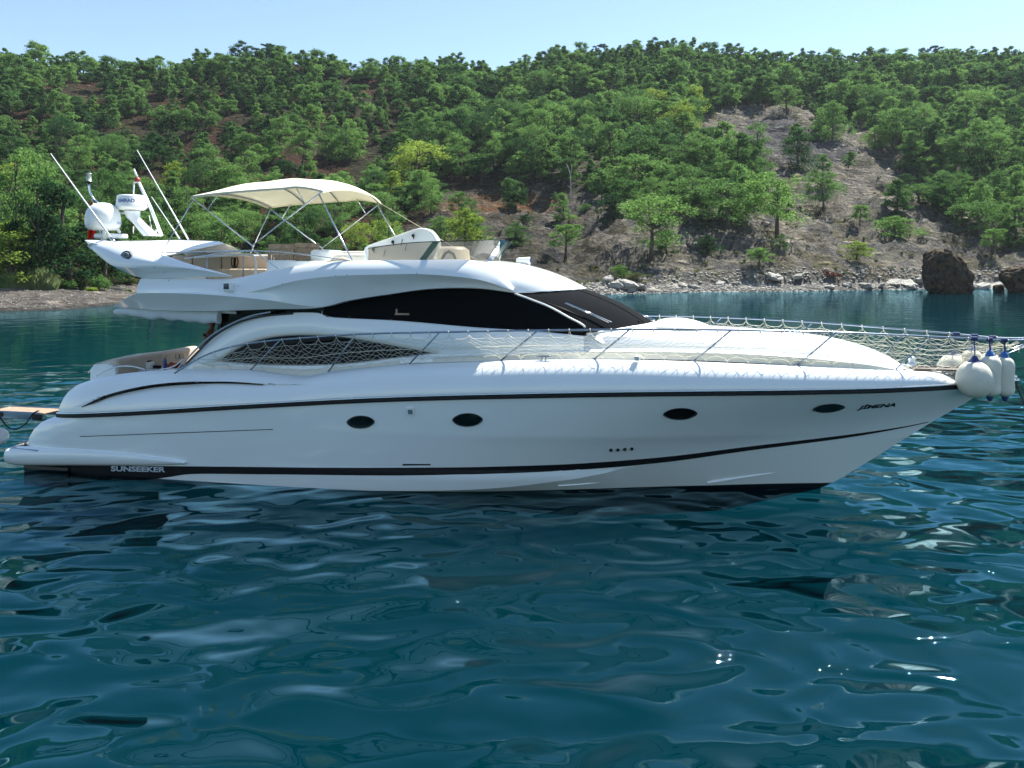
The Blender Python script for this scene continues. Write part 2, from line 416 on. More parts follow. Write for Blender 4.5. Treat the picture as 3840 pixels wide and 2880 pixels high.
def midc(x, which):
    if lx0 < x < lx1: return colx(ltop if which else lbot, x)
    if x <= lx0: z = ltop[0][2]-(lx0-x)*.12
    else: z = ltop[-1][2]+(x-lx1)*.02
    zo = ip(x, [(p[0], p[2]) for p in outer])
    z = min(z, zo-.001); return (x, -hh(x, z), z)
colsx = sorted(set([round(v, 4) for v in list(np.linspace(outer[0][0]+.002, lx0, 14))+list(np.linspace(lx0, lx1, 90))+list(np.linspace(lx1, outer[-1][0], 40))]))
oz = [(p[0], p[2]) for p in outer]
A = [(x, -hh(x, ip(x, oz)), ip(x, oz)) for x in colsx]; Mt = [midc(x, 1) for x in colsx]; Mb = [midc(x, 0) for x in colsx]
D = [(x, -hh(x, zdeck(x)), min(zdeck(x), Mb[i][2]-.001)) for i, x in enumerate(colsx)]
def bul(a, b, t, k=.03): 
    p = lerp(a, b, t); return (p[0], p[1]-k*math.sin(math.pi*t)*min(1, (a[2]-b[2])*2), p[2])
m = MB(); m.both([bul(a, b, t/6, .04) for a, b in zip(A, Mt)] for t in range(7)) if False else m.both([[bul(a, b, t/6, .04) for a, b in zip(A, Mt)] for t in range(7)])
m.both([[lerp(a, b, t/3) for a, b in zip(Mb, D)] for t in range(4)])
Ai = [(p[0]+.02, p[1]+.10, p[2]-.03) for p in A]; m.both([A, Ai, [(p[0], p[1]+.5, p[2]-.03) for p in A]])
m.obj('house_side', GEL, yacht, sharp=40)
m = MB(); m.both([[(lambda r: (r[0], r[1]-.006, r[2]))(lerp(a, b, t)) for a, b in zip(Mb[6:], D[6:])] for t in (.3, .6, .98)]); m.obj('cream_shade_band', GEL2, yacht)  # cream strip paints reflected light onto the lower white house side
# recessed reveal, window frame, glass
hx = [x for x in colsx if lx0-.001 <= x <= lx1+.001]
T = [colx(ltop, x) for x in hx]; B = [colx(lbot, x) for x in hx]
m = MB()
def inn(p, dy, dz): return (p[0], p[1]+dy, p[2]+dz)
m.both([[inn(p, -.012, .05) for p in T], [inn(p, -.02, .02) for p in T], [inn(p, .0, -.02) for p in T], [inn(p, .09, -.035) for p in T]])
m.both([[inn(p, .0, 0) for p in B], [inn(p, .09, .015) for p in B]])
m.obj('window_reveal', GEL2, yacht, sharp=60)
m = MB(); G = [inn(p, .085, -.02) for p in T]; G2 = [inn(p, .085, .0) for p in B]
m.both([G, G2]); sw = m.obj('saloon_window', GLASSD, yacht)
m = MB(); m.tube([inn(p, .07, -.03) for p in T[2:-2]], .012, 6); m.tube([mir(inn(p, .07, -.03)) for p in T[2:-2]], .012, 6)
m.obj('window_frame', CHROME, sw)
# added black block that keeps the saloon dark behind its glass
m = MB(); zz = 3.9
m.box((xd0+.9, -1.0, 1.6), (3.2, 1.0, 3.3)); m.obj('cabin_shade_block', DARKIN, yacht, smooth=False)

# coachroof / foredeck moulding
NC = 90
def fc(k): return lambda x, z: hr(x)*k
R0 = cv([(1500, 1362), (1800, 1354), (2200, 1346), (2500, 1348), (2800, 1360), (3100, 1378), (3300, 1392), (3395, 1398)], fc(.745), NC)
R1 = cv([(1500, 1342), (1800, 1330), (2150, 1320), (2500, 1319), (2900, 1333), (3150, 1355), (3300, 1375), (3385, 1392)], fc(.74), NC)
R2 = cv([(1500, 1338), (1800, 1326), (2150, 1311), (2500, 1309), (2900, 1323), (3150, 1346), (3300, 1367), (3385, 1389)], fc(.68), NC)
R3 = cv([(1500, 1290), (1800, 1266), (2150, 1258), (2350, 1263), (2600, 1275), (3000, 1305), (3200, 1336), (3320, 1364), (3385, 1387)], fc(.61), NC)
R35 = cv([(1500, 1275), (1800, 1256), (2150, 1243), (2400, 1240), (2700, 1250), (3000, 1272), (3200, 1308), (3320, 1346), (3390, 1384)], fc(.45), NC)
R4 = cv([(1560, 1260, 0), (1900, 1240, 0), (2250, 1222, 0), (2450, 1216, 0), (2700, 1225, 0), (2950, 1243, 0), (3120, 1265, 0), (3250, 1300, 0), (3350, 1345, 0), (3400, 1383, 0)], None, NC)
def fx(row, i, x):  # align columns on x
    return (x, ip(x, [(p[0], p[1]) for p in row]), ip(x, [(p[0], p[2]) for p in row]))
xc = [R4[0][0]+(R4[-1][0]-R4[0][0])*(1-(1-i/(NC-1))**1.6) for i in range(NC)]
rr = []
for row in (R0, R1, R2, R3, R35, R4):
    rr.append([fx(row, i, row[0][0]+(row[-1][0]-row[0][0])*(x-xc[0])/(xc[-1]-xc[0])) for i, x in enumerate(xc)])
def cat(rows, k, sub):  # smooth rows between
    pass
m = MB(); m.both([rr[0], rr[1]]); 
def r2(a, b, t, up):
    p = lerp(a, b, t); return (p[0], p[1], p[2]+up*math.sin(math.pi*t))
m.both([[r2(a, b, t/3, .01) for a, b in zip(rr[1], rr[2])] for t in range(4)])
m.both([[r2(a, b, t/4, .012) for a, b in zip(rr[2], rr[3])] for t in range(5)])
crown = [spline([rr[3][i], rr[4][i], rr[5][i], mir(rr[4][i]), mir(rr[3][i])], 25) for i in range(NC)]
m.loft(crown)
m.obj('coachroof', GEL, yacht, sharp=30)
# cream band on the coachroof side, its shaded, reflected light put into colour
m = MB(); m.both([[(p[0], p[1]-.004, p[2]+.01) for p in rr[0][4:-6]], [(p[0], p[1]-.004, p[2]-.012) for p in rr[1][4:-6]]])
m.obj('cream_shade_band', GEL2, yacht)

# sunpad hump and hatch on foredeck
m = MB(); o = L(2550, 1238, 0); 
bm = bmesh.new(); bmesh.ops.create_uvsphere(bm, u_segments=32, v_segments=16, radius=1)
for v in bm.verts:
    x, y, z = v.co; s = lambda q, e: math.copysign(abs(q)**e, q)
    v.co = Vector((o[0]+.62*s(x, .7)+(.12*x if x > 0 else 0), .95*s(y, .6), o[2]-.05+(.30*s(z, .7)*(1-.42*max(0, x)) if z > 0 else .05*z)))
m.bm(bm); m.obj('sunpad_headrest', GEL2, yacht)
m = MB(); g = [L(sx, sy, 0) for sx, sy in ((2600, 1236), (2800, 1250), (3000, 1270), (3080, 1290))]
m.tube([(p[0], -.55+.10*i, p[2]-.02) for i, p in enumerate(g)], .018, 6); m.tube([(p[0], .55-.1*i, p[2]-.02) for i, p in enumerate(g)], .018, 6)
m.obj('foredeck_grab_rail', STEEL, yacht)
m = MB(); q = L(2780, 1262, -.25); m.box((q[0]-.7, -.75, q[2]-.07), (q[0]+.75, .75, q[2]+.0), bev=.03); m.obj('sun_pad', VINYL, yacht, smooth=True, sharp=40)

# ------------------------------------------------------------------ upper window band (black mesh cover) and windscreen
def ww(x, z): return .74*hr(x)-.06-.30*max(0, z-2.6)-.02*(x-2.)*(x > 2)
wt = cv([(1212, 1150), (1300, 1131), (1470, 1104), (1620, 1085), (1790, 1083), (1920, 1098)], ww, 60)
wb = cv([(1214, 1184), (1235, 1190), (1500, 1205), (1800, 1231), (2000, 1243), (2190, 1262)], ww, 60)
wa = cv([(1930, 1100), (2000, 1126), (2060, 1150), (2130, 1188), (2195, 1228), (2196, 1262)], ww, 40)
# window outline as columns: from aft to A pillar
m = MB(); xsw = list(np.linspace(wt[0][0], wb[-1][0]-.005, 90)); top = []; bt = []
for x in xsw:
    zt = ip(x, [(p[0], p[2]) for p in wt]) if x <= wt[-1][0] else ip(x, [(p[0], p[2]) for p in wa])
    zb = ip(x, [(p[0], p[2]) for p in wb]); zt = max(zt, zb+.001)
    top.append((x, -ww(x, zt), zt)); bt.append((x, -ww(x, zb), zb))
m.both([[bul(a, b, t/5, .05) for a, b in zip(top, bt)] for t in range(6)])
m.obj('side_window_cover', MESHC, yacht)
# piping
m = MB()
edge = [bt[-2]]+[p for p in bt[::-6]]+[bt[0], top[0]]
for f in (lambda p: p, mir):
    m.tube([f((p[0], p[1]-.015, p[2])) for p in edge], .014, 6)
    m.tube([f((p[0], p[1]-.02, p[2])) for p in wa[:-4]], .022, 6)
m.obj('cover_piping', WPL, yacht)
# fasteners on the cover edge
m = MB()
for sx, sy in ((1310, 1188), (1467, 1198), (1630, 1213), (1795, 1229), (1302, 1133), (1462, 1106), (1620, 1086)):
    m = MB(); p = LS(sx, sy, lambda x, z: ww(x, z)+.05); m.lathe(p, [(0, -.012), (.012, -.006), (.012, .006), (0, .012)], 8); m.obj('cover_fastener', STEEL, yacht)
# windscreen: raked black cover between the pillars
tn = wa[0]; bn = wa[-2]
tc_ = L(2195, 1084, 0); bc_ = L(2450, 1209, 0)
def arc(n0, c, k, pw=2.2): # from near (y=-a) to port, k in -1..1
    a = -n0[1]; y = k*a; q = abs(k)**pw
    return (c[0]+(n0[0]-c[0])*q, y, c[2]+(n0[2]-c[2])*q)
NW = 48
m = MB(); rows = []
for t in range(9):
    tt = t/8; row = []
    for j in range(NW+1):
        k = -1+2*j/NW; a = arc(tn, tc_, k); b_ = arc(bn, bc_, k); p = lerp(a, b_, tt)
        row.append((p[0]+.05*math.sin(math.pi*tt), p[1], p[2]+.05*math.sin(math.pi*tt)))
    rows.append(row)
m.loft(rows); wsc = m.obj('windscreen_cover', MESHF, yacht)
def wsp(k, t, off=.0):
    a = arc(tn, tc_, k); b_ = arc(bn, bc_, k); p = lerp(a, b_, t)
    return (p[0]+.05*math.sin(math.pi*t)+off*.6, p[1]-(off if k < 0 else 0)*.2, p[2]+.05*math.sin(math.pi*t)+off)
m = MB(); m.tube([(p[0]+.01, p[1]-.01*(p[1] < 0), p[2]+.012+.006*math.sin(i*1.7)) for i, p in enumerate(rows[0])], .016, 6)
m.tube([(p[0]+.02, p[1], p[2]+.01) for p in rows[-1]], .022, 6)
m.obj('windscreen_piping', WPL, yacht)
# seam on cover
m = MB()
for k in (-.33, .33): m.tube([wsp(k, t/8, .006) for t in range(9)], .006, 4)
m.obj('windscreen_seam', MESHC, yacht)
# dash ledge below the windscreen
m = MB(); m.loft([[(p[0], p[1]*1.0, p[2]) for p in rows[-1]], [(p[0]+.28*(1-abs(p[1])/1.6)+.1, p[1]*1.03, p[2]-.05) for p in rows[-1]], [(p[0]+.35, p[1]*1.05, p[2]-.18) for p in rows[-1]]])
m.obj('windscreen_ledge', GEL, yacht)
# wipers
def locw(sx, sy):
    best = None
    for i in range(61):
        for j in range(41):
            p = wsp(-1+2*i/60, j/40, .04); q = proj(p); d = (q[0]-sx)**2+(q[1]-sy)**2
            if best is None or d < best[0]: best = (d, p)
    return best[1]
for A_, B_, C_, D_ in (((2045, 1130), (2187, 1192), (2120, 1146), (2290, 1216)), ((2263, 1138), (2400, 1204), (2336, 1156), (2452, 1207))):
    wp = MB(); a, b_ = locw(*A_), locw(*B_)
    wp.tube([a, lerp(a, b_, .5), b_], [.012, .028, .012], 6); wo = wp.obj('wiper', RUBB, yacht)
    wq = MB(); c, d = locw(*C_), locw(*D_); c = (c[0], c[1], c[2]+.04); d = (d[0]+.03, d[1], d[2]+.03)
    wq.tube([c, d], .011, 6); wq.tube([(c[0]-.02, c[1]-.09, c[2]), (d[0]-.05, d[1]-.12, d[2])], .009, 6); wq.obj('wiper_arm', STEEL, wo)

# ------------------------------------------------------------------ flybridge moulding
xw = lambda sx, sy, y: L(sx, sy, y)
NF = 110
r0 = spline([L(425, 1149, -1.55), L(480, 1154, -1.75), L(600, 1163, -1.85), L(800, 1166, -1.9), L(1000, 1160, -1.88), L(1205, 1153, -1.84), L(1300, 1130, -1.70), L(1470, 1103, -1.60), L(1620, 1084, -1.55), L(1790, 1082, -1.48), L(1925, 1098, -1.38)], NF)
r1 = spline([L(425, 1148, -1.56), L(465, 1122, -1.95), L(525, 1102, -2.1), L(700, 1101, -2.18), L(850, 1110, -2.18), L(1000, 1125, -2.1), L(1205, 1150, -1.88), L(1300, 1128, -1.74), L(1470, 1101, -1.64), L(1620, 1082, -1.6), L(1790, 1080, -1.52), L(1925, 1096, -1.4)], NF)
r2_ = spline([L(512, 1098, -2.0), L(600, 1098, -2.02), L(750, 1096, -2.06), L(850, 1104, -2.1), L(980, 1086, -2.12), L(1100, 1055, -2.12), L(1230, 1037, -2.1), L(1450, 1029, -2.04), L(1600, 1029, -1.95), L(1800, 1050, -1.75), L(1925, 1090, -1.45)], NF)
r3 = spline([L(526, 1046, -1.9), L(700, 1048, -1.93), L(870, 1048, -1.95), L(1000, 1021, -1.95), L(1200, 988, -1.93), L(1400, 980, -1.88), L(1600, 978, -1.78), L(1750, 978, -1.6), L(1850, 1000, -1.45), L(1925, 1084, -1.42)], NF)
def alignx(row, ref):
    xs = [(p[0], p[1]) for p in row]; zs = [(p[0], p[2]) for p in row]
    return row
# align by normalised x
def al(row, n=NF):
    x0, x1 = row[0][0], row[-1][0]; out = []
    for i in range(n):
        x = x0+(x1-x0)*i/(n-1); out.append((x, ip(x, [(p[0], p[1]) for p in row]), ip(x, [(p[0], p[2]) for p in row])))
    return out
a0, a1, a2, a3 = al(r0), al(r1), al(r2_), al(r3)
m = MB()
m.both([[lerp(p, q, t/3) for p, q in zip(a0, a1)] for t in range(4)])
def scoop(p, q, t, d):
    r = lerp(p, q, t); return (r[0], r[1]+d*math.sin(math.pi*t)*min(1, abs(q[2]-p[2])*4), r[2])
m.both([[scoop(p, q, t/6, .05) for p, q in zip(a1, a2)] for t in range(7)])
m.both([[scoop(p, q, t/5, -.03) for p, q in zip(a2, a3)] for t in range(6)])
top_in = [(p[0], p[1]+.10, p[2]-.004) for p in a3]; low_in = [(p[0], -min(-p[1]-.14, ip(p[0], [(-4.2, 1.75), (-3.2, 1.15)])), 3.86) for p in a3]
m.both([a3, [(p[0], p[1]+.03, p[2]+.02) for p in a3], [(p[0], p[1]+.08, p[2]+.02) for p in a3], top_in, low_in])
# underside, aft end and floor
m.loft([[(p[0], p[1]*(1-2*k/4), p[2]) for p in a0] for k in range(5)])
m.loft([[(p[0], (p[1])*(1-2*k/4), 3.86) for p in low_in] for k in range(5)])
e = [a0[0], a1[0], lerp(a1[0], a2[0], .5), a2[0], a3[0]]
m.loft([[(p[0]-.12*(1-(1-2*k/8)**2), p[1]*(1-2*k/8), p[2]) for p in e] for k in range(9)])
m.obj('flybridge_moulding', GEL, yacht, sharp=28)
# brow: roof in front of flybridge down to the windscreen
NBR = 49
def browE(k):
    return arc((tn[0], tn[1]-.03, tn[2]+.02), (tc_[0]+.03, 0, tc_[2]+.02), k, 2.2)
crest = [L(1640, 976, 0), L(1800, 978, 0), L(1900, 982, 0), L(1960, 1003, 0), L(2050, 1022, 0), L(2130, 1048, 0), L(2195, 1079, 0)]
c0 = crest[1]; TT = a3[int(NF*.80)]
m = MB(); rows = []
for t in range(17):
    tt = t/16; row = []
    for j in range(NBR):
        k = -1+2*j/(NBR-1)
        E_ = browE(k); up = arc((TT[0], TT[1]+.04, TT[2]+.0), (c0[0]+.1, 0, c0[2]+.02), k, 3)
        ctl = (E_[0]*.55+up[0]*.45, E_[1]*.52+up[1]*.5, up[2]-.03-.02*abs(k))
        row.append(tuple((1-tt)**2*up[q]+2*tt*(1-tt)*ctl[q]+tt*tt*E_[q] for q in range(3)))
    rows.append(row)
m.loft(rows); m.loft([rows[0], [(p[0]-.9, p[1], p[2]+.0) for p in rows[0]], [(p[0]-1.0, p[1]*.6, 3.87) for p in rows[0]]])
m.obj('roof_brow', GEL, yacht, sharp=40)

# radar arch wings
def wing():
    n = 60
    tp = spline([L(318, 900, -1.55), L(370, 901, -1.72), L(430, 907, -1.8), L(560, 941, -1.85), L(700, 987, -1.92), L(800, 1014, -1.96), L(870, 1034, -1.98)], n)
    sp_ = spline([L(318, 901, -1.56), L(345, 935, -1.85), L(385, 970, -2.0), L(430, 998, -2.08), L(600, 1003, -2.12), L(750, 1015, -2.08), L(870, 1036, -1.99)], n)
    bt_ = spline([L(318, 902, -1.54), L(352, 942, -1.7), L(420, 997, -1.85), L(520, 1039, -1.9), L(620, 1044, -1.93), L(760, 1038, -1.96), L(870, 1038, -1.98)], n)
    m = MB()
    up = []
    for t in range(9):
        q = t/8; up.append([(lambda r: (r[0], r[1]-.10*math.sin(math.pi*q)*math.sin(math.pi*i/(n-1))**.5, r[2]))(lerp(tp[i], sp_[i], q)) for i in range(n)])
    m.both(up); m.both([sp_, [lerp(p, q, .5) for p, q in zip(sp_, bt_)], bt_])
    ti = [(p[0], p[1]+.22*math.sin(math.pi*i/(n-1))**.5, p[2]-.03) for i, p in enumerate(tp)]; bi = [(p[0], p[1]+.15*math.sin(math.pi*i/(n-1))**.5, p[2]) for i, p in enumerate(bt_)]
    m.both([tp, ti, bi, bt_])
    return m.obj('radar_arch_wing', GEL, yacht, sharp=35)
wing()
# arch beam across
m = MB(); rows = []
for k in range(25):
    q = -1+2*k/24; y = 1.86*q
    lx = L(345, 900, -1.7)[0]+.10*(1-q*q); rx = L(560, 930, -1.8)[0]+.75*(1-q*q)**.8
    zt = 4.65+.50+.10*(1-q*q); th = .10+.05*(1-q*q)
    zb = zt-.16-(.05*(1-q*q)); zr_ = zt-.28*abs(q)-.02
    rows.append([(lx, y, zt-.06), (lx+.12, y, zt), ((lx+rx)/2, y, zt+.015-.1*abs(q)**2), (rx-.15, y, zr_), (rx, y, zr_-.05), (rx-.2, y, zr_-.12), ((lx+rx)/2, y, zb-.1*abs(q)), (lx+.1, y, zb+.02)])
m.loft(rows, close=True); m.obj('radar_arch_beam', GEL, yacht, sharp=60)
# box under the dome
q = L(385, 880, -.55); m = MB(); m.box((q[0]-.02, q[1]-.30, q[2]-.10), (q[0]+.50, q[1]+.30, q[2]+.02), bev=.04); m.obj('dome_base', GEL, yacht, sharp=40)
# emblem disk on the wing
m = MB(); cx, cy = 471, 960; pts = []
sh = [1, .96, 1.02, .97, 1.0, .9, 1.0, .98, 1.05, 1.12, 1.0, .95]
for i in range(24):
    a = i*math.pi/12; r = sh[(i//2) % 12]
    pts.append((cx+21*r*math.cos(a)*1.0, cy+18*r*math.sin(a)-3*math.cos(a)))
P = [L(px, py, -2.045-.0) for px, py in pts]
def wy(sx, sy): return -2.02-.03*(sx-471)/42-.05*(sy-960)/35
P = [L(px, py, wy(px, py)-.04) for px, py in pts]; c = L(cx, cy, wy(cx, cy)-.05)
m.add([c]+P, [(0, i+1, (i+1) % 24+1) for i in range(24)]); m.loft([P+[P[0]], [(p[0], p[1]+.1, p[2]) for p in P+[P[0]]]])
em = m.obj('emblem', GREYT, yacht, sharp=40)
m = MB()
for r in (.62, .42):
    m.tube([L(cx+(px-cx)*r, cy+(py-cy)*r*(.6 if r < .5 else 1), wy(cx, cy)-.052) for px, py in pts+pts[:1]], .006, 4)
m.obj('emblem_relief', GREYL, em)

# satellite dome
def dome(sx, sb, st_, wpx, y, name):
    b = L(sx, sb, y); t = L(sx, st_, y); r = (L(sx+wpx/2, sb, y)[0]-b[0]); h = t[2]-b[2]
    m = MB(); prof = [(.0, 0), (r*.55, .0), (r*.80, h*.03), (r*.95, h*.12), (r*.99, h*.2), (r, h*.24), (r*1.0, h*.3)]
    for i in range(1, 13):
        a = i/12*math.pi/2; prof.append((r*math.cos(a)**.85 if i < 12 else 0, h*.42+h*.58*math.sin(a)))
    m.lathe(b, prof, 40); return m.obj(name, WPL, yacht), b, r, h
sat, sb_, sr, sh_ = dome(386, 864, 760, 108, -.9, 'satellite_dome')
m = MB(); p = L(391, 864, -.9); m.tube([(p[0], p[1], p[2]+.03), (p[0], p[1], p[2]-.25)], .05, 12); m.obj('dome_post', WPL, sat)
# radar
b = L(493, 788, -.45); r = L(542, 788, -.45)[0]-b[0]; h = L(493, 732, -.45)[2]-b[2]
m = MB(); m.lathe(b, [(0, 0), (r*.78, 0), (r*.93, h*.10), (r*1.0, h*.22), (r*.995, h*.26), (r*.97, h*.3), (r*.90, h*.88), (r*.85, h*.97), (r*.7, h), (0, h)], 40)
rad = m.obj('radar', WPL, yacht, sharp=50)
m = MB(); a = L(495, 792, -.45); c = L(500, 815, -.45); d = L(568, 885, -.45)
for pp, ww_, in (((a, c, lerp(c, d, .35), d), 0),):
    rows = []
    for i, (q, wx, wy_) in enumerate(zip(pp, (.20, .16, .15, .20), (.18, .15, .14, .18))):
        rows.append([(q[0]+wx*math.cos(k*math.pi/8), q[1]+wy_*math.sin(k*math.pi/8), q[2]) for k in range(16)])
    m.loft(rows, close=True)
m.obj('radar_mast', GEL, yacht)
m = MB(); m.tube([L(440, 798, -.45), L(488, 800, -.45), L(505, 818, -.45)], .02, 8); m.obj('mast_bracket', WPL, yacht)

def text_mesh(body, size, shear=0, spacing=1.0, bold=0):
    c = bpy.data.curves.new('t', 'FONT'); c.body = body; c.size = size; c.shear = shear; c.space_character = spacing; c.offset = bold; c.resolution_u = 4
    o = bpy.data.objects.new('t', c); COL.objects.link(o); dg = bpy.context.evaluated_depsgraph_get(); dg.update()
    me = bpy.data.meshes.new_from_object(o.evaluated_get(dg)); vs = [tuple(v.co) for v in me.vertices]; fs = [tuple(p.vertices) for p in me.polygons]
    bpy.data.objects.remove(o); return vs, fs
def text_on(name, body, x0, x1, yb0, yb1, hgt, fn, matl, parent, shear=0, bold=0, mapper=None):
    vs, fs = text_mesh(body, 1, shear, 1.0, bold); mx_ = max(v[0] for v in vs); mn = min(v[0] for v in vs); my = max(v[1] for v in vs)
    out = []
    for v in vs:
        a = (v[0]-mn)/(mx_-mn); bx = x0+(x1-x0)*a; by = yb0+(yb1-yb0)*a-hgt*v[1]/my
        out.append(mapper(bx, by) if mapper else LS(bx, by, fn))
    m = MB(); m.add(out, fs); return m.obj(name, matl, parent, smooth=False, weld=False)
text_on('hull_lettering', 'SUNSEEKER', 416, 620, 1766, 1770, 19, lambda x, z: hside(x, z)+.03, GREYL, yacht, bold=.035)
text_on('boat_name', 'J\u0130MENA', 3212, 3357, 1536, 1524, 17, lambda x, z: hside(x, z)+.012, BLK, yacht, shear=.45, bold=.045)
def cylmap(c, r):
    def f(sx, sy):  # on the camera-facing surface of a vertical cylinder
        best = None; p = L(sx, sy, c[1]); dx = max(-.999, min(.999, (p[0]-c[0])/r))
        y = c[1]-r*math.sqrt(1-dx*dx)-.006; q = L(sx, sy, y); dx = max(-.999, min(.999, (q[0]-c[0])/r)); y = c[1]-r*math.sqrt(1-dx*dx)-.012
        return L(sx, sy, y)
    return f
def cyltext(name, body, c, r, sx, sy, Wd_, hz, matl, parent, end=False, bold=.02):
    vs, fs = text_mesh(body, 1, 0, 1.0, bold); mx_ = max(v[0] for v in vs); mn = min(v[0] for v in vs); my = max(v[1] for v in vs)
    p = L(sx, sy, c[1]-r*.8); th0 = math.asin(max(-1, min(1, (p[0]-c[0])/r))); out = []
    for v in vs:
        a = (v[0]-mn)/(mx_-mn); th = th0+((a-1) if end else a)*Wd_/r; out.append((c[0]+(r+.006)*math.sin(th), c[1]-(r+.006)*math.cos(th), p[2]+hz*v[1]/my))
    m = MB(); m.add(out, fs); return m.obj(name, matl, parent, smooth=False, weld=False)
cyltext('radar_lettering', 'SIMRAD', b, r*.955, 500, 758, .42, .085, BLUET, rad, True, .03)
cyltext('dome_lettering', 'Intellian', sb_, sr, 408, 838, .46, .075, BLUEF, sat)

# antennas, masts
def whip(a, b_, r0_, r1_, y, name='antenna'):
    p, q = L(*a, y), L(*b_, y); m = MB(); m.tube([p, lerp(p, q, .25), lerp(p, q, .26), q], [r0_, r0_, r0_*.8, r1_], 8); o = m.obj(name, WPL, yacht)
    mm = MB(); d = Vector(q)-Vector(p); d.normalize(); P_ = Vector(p); mm.tube([P_-d*.08, P_+d*.1], r0_*1.5, 8); mm.obj('antenna_base', STEEL, o); return o
whip((426, 905), (190, 576), .024, .010, -1.65)
whip((714, 912), (514, 563), .024, .010, 1.5)
whip((682, 908), (568, 738), .020, .010, 1.2)
whip((572, 876), (559, 808), .012, .008, 1.0)
m = MB(); m.tube([L(606, 884, -.2), L(565, 780, -.2), L(521, 685, -.2)], [.045, .042, .038], 10); m.tube([L(521, 685, -.2), L(514, 681, -.2), L(503, 684, -.2)], .03, 8)
m.tube([L(502, 683, -.2), L(501, 735, -.2)], .018, 8); m.tube([L(517, 672, -.2), L(502, 634, -.2)], [.028, .022], 8); tri = m.obj('signal_mast', WPL, yacht)
m = MB(); m.tube([L(516, 682, -.2), L(514, 668, -.2)], .062, 14); m.obj('mast_band', DRED, tri)
m = MB(); m.tube([L(372, 764, -.3), L(350, 745, -.3), L(338, 722, -.3), L(334, 700, -.3), L(334, 684, -.3)], .026, 8); lm = m.obj('light_mast', STEEL, yacht)
m = MB(); q = L(333, 684, -.3); m.lathe(q, [(0, 0), (.075, 0), (.075, .03), (.06, .035), (.06, .2), (.075, .205), (.07, .23), (0, .24)], 16); m.obj('anchor_light', mat('lantern_glass', (.45, .5, .42), .2, var=.1), lm)
m = MB(); m.lathe(q, [(0, -.01), (.078, -.01), (.078, .025), (0, .03)], 16); m.obj('lantern_cap', RUBB, lm); m = MB(); m.lathe((q[0], q[1], q[2]+.21), [(0, 0), (.06, 0), (.05, .06), (0, .07)], 16); m.obj('lantern_cap', RUBB, lm)
# loudspeaker bracket under dome, small mast fittings
m = MB(); m.tube([L(438, 858, -.6), L(450, 872, -.6)], [.05, .035], 8); m.obj('arch_fitting', WPL, yacht); m = MB(); m.tube([L(500, 875, 0), L(500, 850, 0)], .014, 6); m.obj('arch_fitting', WPL, yacht); m = MB(); m.tube([L(583, 873, 0), L(586, 862, 0)], .03, 6); m.obj('arch_fitting', WPL, yacht)

# flag
fl = empty('ensign', W(L(352, 905, -.5)), -TH); tag(fl, 'drooping red ensign on a short staff behind the white satellite dome', 'flag')
o0 = Vector(L(352, 905, -.5))
def rel(p): return tuple(Vector(p)-o0)
m = MB(); m.tube([rel(L(366, 800, .3)), rel(L(342, 745, .3)), ], .013, 6); m.tube([rel(L(366, 800, .3)), rel(L(380, 900, -.2))], .013, 6); m.obj('flagstaff', STEEL, fl)
m = MB(); rows = []
lft = [(341, 752), (336, 785), (332, 820), (330, 850), (328, 899)]; rgt = [(352, 772), (362, 800), (366, 830), (362, 862), (352, 893)]
for i in range(13):
    q = i/12; l = spline([(a[0], a[1], 0) for a in lft], 13)[i]; g = spline([(a[0], a[1], 0) for a in rgt], 13)[i]
    rows.append([rel(L(l[0]+(g[0]-l[0])*k/8, l[1]+(g[1]-l[1])*k/8, .3+.06*math.sin(k*1.6+q*3))) for k in range(9)])
m.loft(rows); c_ = m.obj('flag_cloth', RED, fl)

